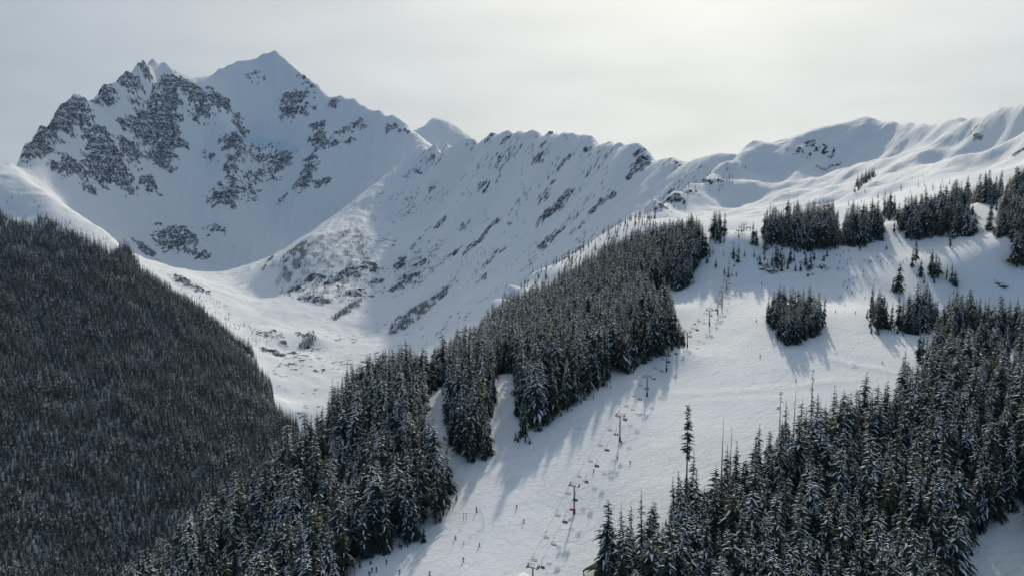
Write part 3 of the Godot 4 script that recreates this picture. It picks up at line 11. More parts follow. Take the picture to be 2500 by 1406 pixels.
# Rock showing through the snow: x, y, z, radius, share of bare rock.
var rock_spots := PackedFloat32Array([-2674, 679, -4742, 46.5, 1, -2688, 608, -4672, 72.3, 1, -2659, 615, -4731, 66.2, 1, -2707, 537, -4593, 65.0, 1, -2717, 470, -4524, 57.9, 1, -2714, 414, -4435, 57.1, 1, -2716, 362, -4358, 47.0, 1, -2735, 323, -4311, 37.4, 1, -2637, 552, -4731, 39.6, 1, -2558, 902, -5113, 34.9, 1, -2523, 873, -5120, 55.7, 1, -2594, 781, -4951, 54.5, 1, -2610, 737, -4923, 47.6, 1, -2492, 986, -5270, 35.6, 1, -2473, 935, -5264, 31.9, 1, -2506, 826, -5119, 31.3, 1, -2487, 734, -5095, 34.6, 1, -2320, 904, -5487, 65.4, 1, -2282, 878, -5519, 51.0, 1, -2246, 824, -5504, 50.8, 1, -2404, 878, -5397, 50.4, 1, -2354, 804, -5366, 50.0, 1, -2388, 741, -5279, 77.7, 1, -2407, 663, -5204, 87.4, 1, -2427, 595, -5136, 83.1, 1, -2436, 532, -5070, 68.6, 1, -2381, 603, -5207, 83.8, 1, -2347, 547, -5212, 62.7, 1, -2301, 531, -5244, 48.9, 1, -2278, 480, -5232, 41.8, 1, -2383, 522, -5163, 69.4, 1, -2384, 439, -5110, 41.3, 1, -2342, 381, -5120, 68.7, 1, -2317, 332, -5107, 47.9, 1, -2430, 377, -4924, 60.3, 1, -2420, 336, -4899, 40.0, 1, -2486, 569, -4979, 40.7, 1, -2488, 475, -4896, 26.8, 1, -2124, 818, -5596, 65.7, 1, -2102, 825, -5649, 36.8, 1, -2194, 716, -5466, 50.3, 1, -2217, 671, -5419, 35.7, 1, -2552, 493, -4790, 39.7, 1, -2562, 425, -4736, 52.5, 1, -2527, 391, -4753, 72.2, 1, -2505, 335, -4740, 78.5, 1, -2538, 303, -4663, 64.7, 1, -2471, 280, -4741, 78.2, 1, -2501, 241, -4656, 70.9, 1, -2434, 217, -4733, 58.4, 1, -2393, 192, -4775, 39.1, 1, -2501, 148, -4517, 31.5, 1, -2594, 276, -4511, 50.8, 1, -2566, 243, -4518, 44.4, 1, -2630, 261, -4409, 37.6, 1, -2399, 154, -4727, 32.3, 1, -2339, 197, -4913, 46.5, 1, -2309, 150, -4905, 39.7, 1, -2017, 698, -5640, 36.5, 1, -1982, 607, -5592, 50.6, 1, -1971, 500, -5353, 55.7, 1, -1925, 481, -5364, 62.6, 1, -1901, 429, -5349, 41.5, 1, -1936, 373, -5276, 34.3, 1, -1917, 310, -5240, 30.6, 1, -2070, 385, -5280, 27.7, 1, -1889, 219, -5187, 40.4, 1, -1891, 149, -5132, 53.4, 1, -1930, 106, -5072, 53.0, 1, -1976, 79, -5034, 39.6, 1, -1884, 79, -5077, 33.0, 1, -1886, 445, -5548, 50.0, 0.6, -1830, 391, -5534, 78.2, 0.5, -1773, 302, -5451, 83.9, 0.42, -1816, 224, -5321, 75.4, 0.45, -1799, 140, -5232, 67.5, 0.45, -1664, 395, -5581, 49.7, 1, -1670, 339, -5527, 42.2, 1, -1745, 450, -5609, 57.3, 0.5, -1704, 865, -5916, 60.1, 1, -1612, 881, -5947, 52.6, 1, -1677, 766, -5848, 51.9, 1, -1579, 780, -5863, 37.0, 1, -1333, 836, -5869, 36.7, 1, -1422, 632, -5707, 43.0, 1, -1424, 546, -5625, 56.6, 1, -1367, 499, -5560, 41.9, 1, -1444, 388, -5481, 34.6, 1, -1430, 298, -5377, 47.5, 1, -1446, 203, -5278, 53.4, 1, -1481, 172, -5261, 33.3, 1, -1300, 211, -5258, 33.0, 1, -1265, 497, -5540, 27.7, 1, -1271, 568, -5610, 24.6, 1, -1171, 518, -5545, 24.2, 1, -1212, 613, -5643, 31.7, 1, -1119, 656, -5664, 28.2, 1, -1576, 90, -5230, 23.3, 1, -2002, 1047, -5944, 38.2, 0.4, -1957, 1040, -5978, 38.4, 0.4, -1652, 1068, -6064, 30.7, 0.5, -1574, 994, -6032, 45.6, 0.4, -2115, -165, -4757, 82.5, 1, -2074, -176, -4768, 44.4, 1, -2189, -221, -4527, 55.2, 1, -1899, -104, -4900, 28.8, 1, -1929, -122, -4874, 22.4, 1, -1928, -266, -4722, 28.0, 1, -2005, -238, -4732, 21.9, 1, 459, 189, -2717, 19.6, 1, 466, 165, -2670, 22.5, 1, 428, 140, -2681, 19.3, 1, 455, 220, -2755, 9.9, 1, 238, 240, -3195, 15.2, 1, 216, 217, -3211, 15.3, 1, 311, 263, -3119, 14.9, 1, 130, 248, -3380, 28.1, 0.6, 98, 231, -3412, 24.3, 0.5, 59, 215, -3477, 20.6, 0.5, 145, 305, -3439, 16.3, 1, -50, 273, -3714, 15.4, 1, -480, 302, -4544, 13.9, 1, -408, 303, -4348, 13.3, 1, -555, 245, -4513, 16.6, 1, -436, 133, -4198, 23.2, 0.7, -134, 130, -3669, 30.5, 0.5, 134, -9, -3014, 32.2, 1, 190, 37, -2982, 35.5, 1, 224, 77, -2982, 28.4, 0.6, 134, 70, -3161, 33.8, 0.5, 153, 105, -3178, 26.4, 0.5, 305, 38, -2679, 19.2, 1, 343, 58, -2654, 15.9, 1, 283, 12, -2666, 12.7, 1, 130, -100, -2796, 29.9, 1, 165, -77, -2742, 26.1, 1, 220, -59, -2634, 22.0, 1, 233, -49, -2628, 12.5, 1, 110, -113, -2826, 20.1, 1, -346, -47, -3720, 26.6, 1, -368, -69, -3715, 17.7, 1, -221, -53, -3566, 21.2, 0.6, -84, -55, -3329, 23.7, 1, -59, -30, -3323, 19.7, 1, -109, -81, -3328, 23.7, 1, -141, -119, -3314, 27.6, 1, -181, -151, -3324, 23.7, 1, -245, -170, -3412, 20.3, 1, -286, -196, -3419, 16.3, 1, -48, -152, -3048, 21.7, 0.7, -82, -181, -3040, 18.1, 0.7, -429, -235, -3499, 20.9, 1, -457, -282, -3401, 32.6, 1, -482, -309, -3341, 28.1, 1, -516, -331, -3301, 19.8, 1, -527, -215, -3612, 17.3, 1, -534, -239, -3567, 21.4, 1, -473, -154, -3688, 17.7, 1, -454, -133, -3709, 13.3, 1, -108, -247, -2923, 20.8, 1, 69, -171, -2701, 9.6, 1, -114, 391, -3980, 23.6, 1, -28, 364, -3795, 20.3, 1, 181, 361, -3508, 12.5, 1, -653, -258, -3532, 29.9, 1, -609, -307, -3396, 20.5, 1, -1077, 632, -5633, 28.0, 1, -864, 601, -5509, 40.8, 1, -766, 583, -5479, 27.0, 1, -958, -336, -3320, 28.7, 1, -863, -356, -3153, 27.2, 1, -804, -361, -3141, 23.1, 1, -809, -312, -3345, 28.6, 1, -773, -285, -3423, 29.2, 1, -730, -271, -3474, 33.7, 1, -888, -291, -3401, 25.0, 1, -665, -243, -3566, 25.8, 1, -611, -304, -3405, 20.5, 1, -666, -345, -3283, 35.8, 0.7, -1260, -233, -3981, 25.5, 1, -1158, -253, -3522, 17.6, 1, -895, -428, -2667, 16.7, 1, -856, -432, -2692, 20.1, 1, -808, -457, -2653, 13.2, 1, -808, -471, -2554, 22.3, 1, -839, -459, -2542, 15.9, 1, -757, -442, -2753, 23.7, 0.7, -731, -473, -2677, 13.2, 1, -762, -479, -2599, 16.1, 1, -1280, -320, -3108, 23.9, 1, -1318, -305, -3128, 28.2, 1, -1371, -281, -3140, 24.4, 1, -1396, -264, -3172, 16.5, 1, 315, 38, -1394, 8.5, 1, 289, 24, -1356, 11.5, 1, 249, 11, -1284, 10.9, 1, 330, 38, -1399, 8.5, 1, 378, 62, -1462, 9.0, 1, 373, 69, -1480, 7.2, 1, 397, 65, -1470, 7.2, 0.6, 417, 62, -1470, 7.3, 0.5, 592, 120, -1573, 10.0, 0.8, 587, 126, -1582, 8.0, 1, 640, 130, -1573, 14.1, 0.4, 617, 140, -1593, 12.2, 0.4, 625, 92, -1523, 5.9, 1, 639, 100, -1532, 7.9, 0.5, 758, 135, -1264, 8.8, 0.6, 752, 127, -1231, 8.6, 0.6, 764, 144, -1196, 5.1, 0.6, 672, 80, -1015, 7.2, 1, 201, -42, -590, 3.7, 1, 204, -44, -588, 3.0, 1, 234, -42, -588, 4.5, 0.8, 241, -41, -590, 3.8, 0.8, 229, -40, -592, 3.0, 0.8, 217, -40, -594, 3.0, 0.6])

# blue glacier ice: x, y, z, radius, strength
var ice_spots := PackedFloat32Array([-1937, 527, -5584, 70, 0.5, -1875, 526, -5636, 83, 0.6, -1788, 512, -5646, 83, 0.6, -1701, 492, -5654, 83, 0.6, -1607, 467, -5639, 70, 0.5, -1850, 614, -5707, 130, 0.22, -1705, 595, -5727, 129, 0.2])
# cross trails on the piste: from, to, height of the bank
var cross_trails := [[Vector2(170.3, -423.6), Vector2(185.8, -406.1), 0.9], [Vector2(185.8, -406.1), Vector2(202.6, -393.1), 0.8], [Vector2(85.5, -398.8), Vector2(128.2, -388.9), 0.5], [Vector2(128.2, -388.9), Vector2(177.0, -388.6), 0.7], [Vector2(95.7, -386.2), Vector2(135.2, -378.2), 0.4], [Vector2(138.5, -580.4), Vector2(220.0, -580.5), 0.9]]

var shape_at := PackedVector2Array()
var shape_soft := PackedFloat64Array()
var shape_weight := PackedFloat64Array()
var grids: Array = []          # coarse height grids, finest first
var n_big := FastNoiseLite.new()
var n_mid := FastNoiseLite.new()
var n_small := FastNoiseLite.new()
var n_ridge := FastNoiseLite.new()
var n_strata := FastNoiseLite.new()
var rng := RandomNumberGenerator.new()
var tiles: Array = []
var tile_results: Array = []
var lock := Mutex.new()
var materials := {}
var counts := {}

func _ready() -> void:
	rng.seed = 20
	set_view()
	set_sky()
	set_noise()
	set_materials()
	build_grids()
	build_land()
	build_trees()
	build_lift()
	build_people()
	build_extras()

# ------------------------------------------------------------------ view, sky, sun
func set_view() -> void:
	var cam := Camera3D.new()
	cam.name = "camera"
	cam.fov = 41.56
	cam.near = 1.0
	cam.far = 20000.0
	add_child(cam)
	cam.rotation_degrees = Vector3(-5.6, 0, 0)
	cam.current = true

func sun_vector() -> Vector3:
	var a := deg_to_rad(SUN_AZIMUTH)
	var e := deg_to_rad(SUN_HEIGHT)
	return Vector3(sin(a) * cos(e), sin(e), -cos(a) * cos(e))

func set_sky() -> void:
	var toward := sun_vector()
	var sun := DirectionalLight3D.new()
	sun.name = "sun"
	sun.light_energy = 1.1
	sun.light_color = Color(1.0, 0.955, 0.88)
	sun.light_angular_distance = 1.6
	sun.shadow_enabled = true
	add_child(sun)
	sun.look_at_from_position(Vector3.ZERO, -toward)
	# thin high cloud: a pale veil that glows round the sun and is bluer away from it
	var w := 512
	var h := 256
	var cirrus := FastNoiseLite.new()
	cirrus.seed = 3
	cirrus.frequency = 1.0
	cirrus.fractal_octaves = 5
	var im := Image.create(w, h, false, Image.FORMAT_RGBF)
	for j in h:
		var up := (0.5 - (j + 0.5) / h) * PI
		for i in w:
			var round := (i + 0.5) / w * TAU
			var dir := Vector3(sin(round) * cos(up), sin(up), -cos(round) * cos(up))
			var off := rad_to_deg(acos(clampf(dir.dot(toward), -1.0, 1.0)))
			var glow := exp(-off / 30.0)
			var low := exp(-maxf(up, 0.0) / 0.11) * exp(-off / 42.0)
			var e := maxf(dir.y, 0.03) + 0.12
			var streak := cirrus.get_noise_3d(dir.x / e * 1.1, dir.z / e * 2.6, 0.0)
			var c := Vector3(0.13, 0.25, 0.42) + glow * Vector3(1.92, 1.7, 1.3) + low * Vector3(0.8, 0.73, 0.36)
			c *= 1.0 + 0.13 * streak
			im.set_pixel(i, j, Color(c.x, c.y, c.z))
	var pano := PanoramaSkyMaterial.new()
	pano.panorama = ImageTexture.create_from_image(im)
	var sky := Sky.new()
	sky.sky_material = pano
	var env := Environment.new()
	env.background_mode = Environment.BG_SKY
	env.sky = sky
	env.tonemap_mode = Environment.TONE_MAPPER_LINEAR
	env.tonemap_exposure = 0.82
	env.ambient_light_source = Environment.AMBIENT_SOURCE_SKY
	env.sdfgi_enabled = true
	env.ssao_enabled = true
	env.ssil_enabled = true
	env.fog_enabled = true
	env.fog_density = 0.00002
	env.fog_light_color = Color(0.74, 0.86, 1.0)
	var we := WorldEnvironment.new()
	we.name = "air"
	we.environment = env
	add_child(we)

func set_noise() -> void:
	n_big.seed = 11
	n_big.frequency = 1.0 / 320.0
	n_big.fractal_octaves = 4
	n_mid.seed = 12
	n_mid.frequency = 1.0 / 75.0
	n_mid.fractal_octaves = 2
	n_small.seed = 13
	n_small.frequency = 1.0 / 16.0
	n_small.fractal_octaves = 3
	n_ridge.seed = 14
	n_ridge.fractal_type = FastNoiseLite.FRACTAL_RIDGED
	n_ridge.fractal_octaves = 4
	n_ridge.frequency = 1.0
	n_strata.seed = 15
	n_strata.fractal_octaves = 4
	n_strata.fractal_gain = 0.6
	n_strata.frequency = 1.0

func grain(freq: float, octaves: int, size: int, seed_: int, as_normal := false, strength := 4.0) -> NoiseTexture2D:
	var n := FastNoiseLite.new()
	n.seed = seed_
	n.frequency = freq
	n.fractal_octaves = octaves
	var t := NoiseTexture2D.new()
	t.width = size
	t.height = size
	t.seamless = true
	t.noise = n
	t.as_normal_map = as_normal
	t.bump_strength = strength
	return t

func plain(called: String, base: Color, rough := 0.8, metal := 0.0) -> StandardMaterial3D:
	# base is a linear, real-world colour
	var m := StandardMaterial3D.new()
	m.resource_name = called
	m.albedo_color = base.linear_to_srgb()
	m.roughness = rough
	m.metallic = metal
	m.metallic_specular = 0.3
	materials[called] = m
	return m

func set_materials() -> void:
	var snow := plain("land", Color(1, 1, 1), 0.75)
	snow.vertex_color_use_as_albedo = true
	snow.metallic_specular = 0.25
	snow.uv1_triplanar = true
	snow.uv1_world_triplanar = true
	snow.uv1_scale = Vector3.ONE / 60.0
	snow.heightmap_enabled = true
	snow.heightmap_texture = grain(0.02, 5, 1024, 5)
	snow.heightmap_scale = 90.0
	# bare rock with snow lodged on its ledges
	var crag := plain("crag", Color(1, 1, 1), 0.9)
	crag.vertex_color_use_as_albedo = true
	crag.uv1_triplanar = true
	crag.uv1_world_triplanar = true
	crag.uv1_scale = Vector3.ONE / 260.0
	crag.albedo_texture = ledges()
	var piste := plain("piste", Color(1, 1, 1), 0.75)
	piste.vertex_color_use_as_albedo = true
	piste.metallic_specular = 0.25
	piste.uv1_triplanar = true
	piste.uv1_world_triplanar = true
	piste.uv1_scale = Vector3.ONE / 110.0
	piste.heightmap_enabled = true
	piste.heightmap_texture = ski_tracks()
	piste.heightmap_scale = 115.0

func ledges() -> ImageTexture:
	# slanting strata: dark rock broken by ledges full of snow
	var size := 1024
	var n := FastNoiseLite.new()
	n.seed = 41
	n.frequency = 1.0
	n.fractal_octaves = 4
	n.fractal_gain = 0.55
	var im := Image.create(size, size, false, Image.FORMAT_RGB8)
	for j in size:
		for i in size:
			# rings in four dimensions would be seamless; mirrored halves do as well at this scale
			var x := float(mini(i, size - i)) / size
			var y := float(mini(j, size - j)) / size
			var u := x * 0.82 + y * 0.57
			var v := y * 0.82 - x * 0.57
			var a := n.get_noise_2d(u * 6.0, v * 19.0) + 0.5 * n.get_noise_2d(v * 9.0 + 50.0, u * 26.0)
			var tone := 0.5 + 0.5 * n.get_noise_2d(x * 90.0, y * 90.0 + 30.0)
			var rock := Color(0.02, 0.025, 0.037).lerp(Color(0.062, 0.068, 0.085), tone)
			im.set_pixel(i, j, rock.lerp(Color(0.74, 0.77, 0.8), smoothstep(0.13, 0.23, a)).linear_to_srgb())
	return ImageTexture.create_from_image(im)

func ski_tracks() -> ImageTexture:
	# turns carved by skis: many thin curved grooves over soft wind-packed bumps
	var size := 2048
	var r := RandomNumberGenerator.new()
	r.seed = 77
	var lumps := FastNoiseLite.new()
	lumps.frequency = 0.012
	lumps.fractal_octaves = 4
	var im := lumps.get_seamless_image(size, size)
	im.convert(Image.FORMAT_L8)
	var data := im.get_data()
	for q in data.size():
		data[q] = 110 + data[q] / 7
	var hub := Vector2.ZERO
	for k in 1900:
		if k % 40 == 0:
			hub = Vector2(r.randf() * size, r.randf() * size)
		var p := hub + Vector2(r.randfn(0.0, 170.0), r.randfn(0.0, 260.0))
		var carve := r.randf() < 0.55
		var a := r.randfn(-1.15, 0.2) if carve else r.randfn(-0.35, 0.22)
		var bend := r.randf_range(0.008, 0.022) if carve else r.randf_range(-0.003, 0.003)
		var beat := r.randf_range(0.012, 0.03)
		var depth := int(r.randf_range(-1.0, 0.8) * absf(r.randfn(45.0, 30.0)))
		var wide := r.randi_range(3, 10)
		var steps := r.randi_range(150, 700)
		for s in steps:
			a += bend * sin(s * beat)
			p += Vector2(cos(a), sin(a)) * 1.5
			var off := Vector2(-sin(a), cos(a))
			for q in wide:
				var x := posmod(int(p.x + off.x * q), size)
				var y := posmod(int(p.y + off.y * q), size)
				data[y * size + x] = clampi(data[y * size + x] + depth / 3, 0, 255)
	return ImageTexture.create_from_image(Image.create_from_data(size, size, false, Image.FORMAT_L8, data))

# ------------------------------------------------------------------ heights
func raw_height(p: Vector2) -> float:
	var sum := SHAPE_BASE
	for k in shape_at.size():
		sum += shape_weight[k] * sqrt(p.distance_squared_to(shape_at[k]) + shape_soft[k])
	return sum

func build_grids() -> void:
	for k in shape_points.size() / 4:
		shape_at.append(Vector2(shape_points[k * 4], shape_points[k * 4 + 1]))
		shape_soft.append(shape_points[k * 4 + 2] ** 2)
		shape_weight.append(shape_points[k * 4 + 3])
	for g in [[-460, -960, 740, -90, 6], [-900, -2700, 1600, -800, 14], [-3300, -6900, -280, -4000, 18], [-5200, -8400, 3200, 640, 32]]:
		var nx := int((g[2] - g[0]) / g[4]) + 1
		var nz := int((g[3] - g[1]) / g[4]) + 1
		var rows := []
		rows.resize(nz)
		var work := func(j: int) -> void:
			var row := PackedFloat32Array()
			row.resize(nx)
			var z: float = g[1] + j * g[4]
			for i in nx:
				var x: float = g[0] + i * g[4]
				if absf(x) > -z * 0.92 + 700.0:
					row[i] = -200.0
				else:
					row[i] = raw_height(Vector2(x, z))
			lock.lock()
			rows[j] = row
			lock.unlock()
		WorkerThreadPool.wait_for_group_task_completion(WorkerThreadPool.add_group_task(work, nz))
		var all := PackedFloat32Array()
		for row in rows:
			all.append_array(row)
		grids.append([float(g[0]), float(g[1]), float(g[4]), nx, nz, all])

func base_height(x: float, z: float) -> float:
	for g in grids:
		var step: float = g[2]
		var u: float = (x - g[0]) / step
		var v: float = (z - g[1]) / step
		var nx: int = g[3]
		var nz: int = g[4]
		if u < 1.0 or v < 1.0 or u >= nx - 2 or v >= nz - 2:
			continue
		var i := int(u)
		var j := int(v)
		u -= i
		v -= j
		var a: PackedFloat32Array = g[5]
		return grid_cubic(a, (j - 1) * nx + i - 1, nx, u, v)
	return -400.0

func grid_cubic(a: PackedFloat32Array, o: int, nx: int, u: float, v: float) -> float:
	var r0 := cubic_interpolate(a[o + 1], a[o + 2], a[o], a[o + 3], u)
	o += nx
	var r1 := cubic_interpolate(a[o + 1], a[o + 2], a[o], a[o + 3], u)
	o += nx
	var r2 := cubic_interpolate(a[o + 1], a[o + 2], a[o], a[o + 3], u)
	o += nx
	var r3 := cubic_interpolate(a[o + 1], a[o + 2], a[o], a[o + 3], u)
	return cubic_interpolate(r1, r2, r0, r3, v)

func relief(x: float, z: float, base: float) -> float:
	var d := sqrt(x * x + z * z)
	var far := smoothstep(820.0, 1500.0, d)
	var h := n_big.get_noise_2d(x, z) * 9.0 * far
	h += n_mid.get_noise_2d(x * 0.7 + z * 0.3, z * 0.7 - x * 0.3) * lerpf(0.9, 3.0, far)
	if z < -3900.0:
		h += n_ridge.get_noise_2d(x / 120.0, z / 420.0) * 7.0
	elif z < -2200.0:
		h += n_ridge.get_noise_2d((x * 0.46 + z * 0.89) / 105.0 + n_big.get_noise_2d(x * 0.7, z * 0.7) * 1.6, (z * 0.46 - x * 0.89) / 420.0) * 5.0 * smoothstep(-2200.0, -2500.0, z) * smoothstep(-430.0, -180.0, base)
	var roll := smoothstep(250.0, 420.0, x) * smoothstep(-960.0, -1080.0, z) * smoothstep(-1800.0, -1650.0, z)
	h += roll * 13.0 * n_mid.get_noise_2d((x * 0.8 - z * 0.6) * 0.42 + 400.0, (z * 0.8 + x * 0.6) * 0.75)
	h += n_small.get_noise_2d(x, z) * lerpf(0.14, 0.5, far)
	h += roll * 1.1 * n_small.get_noise_2d((x * 0.8 - z * 0.6) * 0.35, (z * 0.8 + x * 0.6) * 0.9)
	if d < 620.0:
		# banks along the groomed cross trails
		for t in cross_trails:
			var p := Vector2(x, z)
			var q := Geometry2D.get_closest_point_to_segment(p, t[0], t[1])
			var off := p.distance_to(q)
			if off < 9.0:
				h += t[2] * exp(-off * off / 6.0) * (1.0 if q.y > p.y else 0.5)
	return h

func height(x: float, z: float) -> float:
	var base := base_height(x, z)
	return base + relief(x, z, base)

# ------------------------------------------------------------------ land
func wanted_step(x: float, z: float, size: float) -> float:
	var d := maxf(sqrt(x * x + z * z) - size * 0.7, 120.0)
	if absf(x) > -z * 0.76 + size * 1.3 + 130.0:
		return 40.0
	if z < -2100.0 and x > 1000.0 + (z + 2300.0) * 0.42 + size * 0.7 and z > -6900.0:
		return 40.0
	if z < -6500.0:
		return 16.0
	if x < -3100.0:
		return 20.0
	if x > -3400.0 and x < -250.0 and z < -3950.0:
		return 6.4                     # the great face
	if z < -2000.0 and x > -1000.0 - size:
		return 6.4 if z < -2300.0 and x > -1500 else 9.0
	if z < -820.0 and x > -200.0:
		return 3.3
	if z > -900.0 and x > -330.0:
		return 3.3
	return maxf(0.0045 * d, 9.0)

func split_tile(x0: float, z0: float, size: float) -> void:
	var step := size / 40.0
	if step <= wanted_step(x0 + size / 2, z0 + size / 2, size) * 1.1 or step < 2.0:
		tiles.append([x0, z0, size])
		return
	var s := size / 2
	split_tile(x0, z0, s)
	split_tile(x0 + s, z0, s)
	split_tile(x0, z0 + s, s)
	split_tile(x0 + s, z0 + s, s)

func land_name(x: float, z: float) -> String:
	if z > -1000.0 and x > -420.0:
		return "ski_slope"
	if z < -6900.0:
		return "far_peak"
	if z < -4000.0 and x < -330.0 + (-z - 4000.0) * 0.05:
		return "mountain"
	if z < -2050.0 and x > -900.0 + (-z - 2050.0) * 0.1:
		return "ridge"
	if z < -900.0 and x > -60.0:
		return "snow_ridge"
	if x < -330.0 and z > -3300.0 and x < -430.0 - (-z - 1800.0) * 0.42:
		return "hillside"
	return "valley"

func build_land() -> void:
	for i in range(-5, 5):
		for j in range(-8, 1):
			split_tile(i * 1024.0, j * 1024.0, 1024.0)
	tile_results.resize(tiles.size())
	WorkerThreadPool.wait_for_group_task_completion(WorkerThreadPool.add_group_task(build_tile, tiles.size()))
	var parts := {}
	for k in tiles.size():
		var t = tiles[k]
		var called := land_name(t[0] + t[2] / 2, t[1] + t[2] / 2)
		if not parts.has(called):
			parts[called] = [PackedVector3Array(), PackedVector3Array(), PackedColorArray(), PackedInt32Array(), PackedVector3Array(), PackedVector3Array(), PackedColorArray()]
		var p = parts[called]
		var r = tile_results[k]
		var first: int = p[0].size()
		p[0].append_array(r[0])
		p[1].append_array(r[1])
		p[2].append_array(r[2])
		var idx: PackedInt32Array = r[3]
		for q in idx.size():
			idx[q] += first
		p[3].append_array(idx)
		for q in [4, 5, 6]:
			p[q].append_array(r[q])
	var total := 0
	for called in parts:
		var p = parts[called]
		var arrays := []
		arrays.resize(Mesh.ARRAY_MAX)
		arrays[Mesh.ARRAY_VERTEX] = p[0]
		arrays[Mesh.ARRAY_NORMAL] = p[1]
		arrays[Mesh.ARRAY_COLOR] = p[2]
		arrays[Mesh.ARRAY_INDEX] = p[3]
		total += p[3].size() / 3
		var mesh := ArrayMesh.new()
		mesh.add_surface_from_arrays(Mesh.PRIMITIVE_TRIANGLES, arrays)
		mesh.surface_set_material(0, materials["piste" if called == "ski_slope" else "land"])
		if p[4].size():
			var rock := []
			rock.resize(Mesh.ARRAY_MAX)
			rock[Mesh.ARRAY_VERTEX] = p[4]
			rock[Mesh.ARRAY_NORMAL] = p[5]
			rock[Mesh.ARRAY_COLOR] = p[6]
			mesh.add_surface_from_arrays(Mesh.PRIMITIVE_TRIANGLES, rock)
			mesh.surface_set_material(1, materials["crag"])
		var o := MeshInstance3D.new()
		o.name = called
		o.mesh = mesh
		o.set_meta("kind", "structure")
		o.set_meta("label", LAND_LABELS[called])
		add_child(o)
	tile_results.clear()
	print("land triangles ", total)

const LAND_LABELS := {
	"ski_slope": "white groomed ski slope in front with trees on both sides",
	"far_peak": "small hazy snow peak behind the saddle of the big mountain",
	"mountain": "big glaciated snow mountain with dark rock ribs at upper left",
	"ridge": "long shaded snowy ridge with rock bands running to the right",
	"snow_ridge": "smooth rolling snow ridge behind the top of the ski slope",
	"hillside": "steep forested hillside on the left with a white snowy top",
	"valley": "sunlit snow-filled valley floor between hillside and ridge",
}

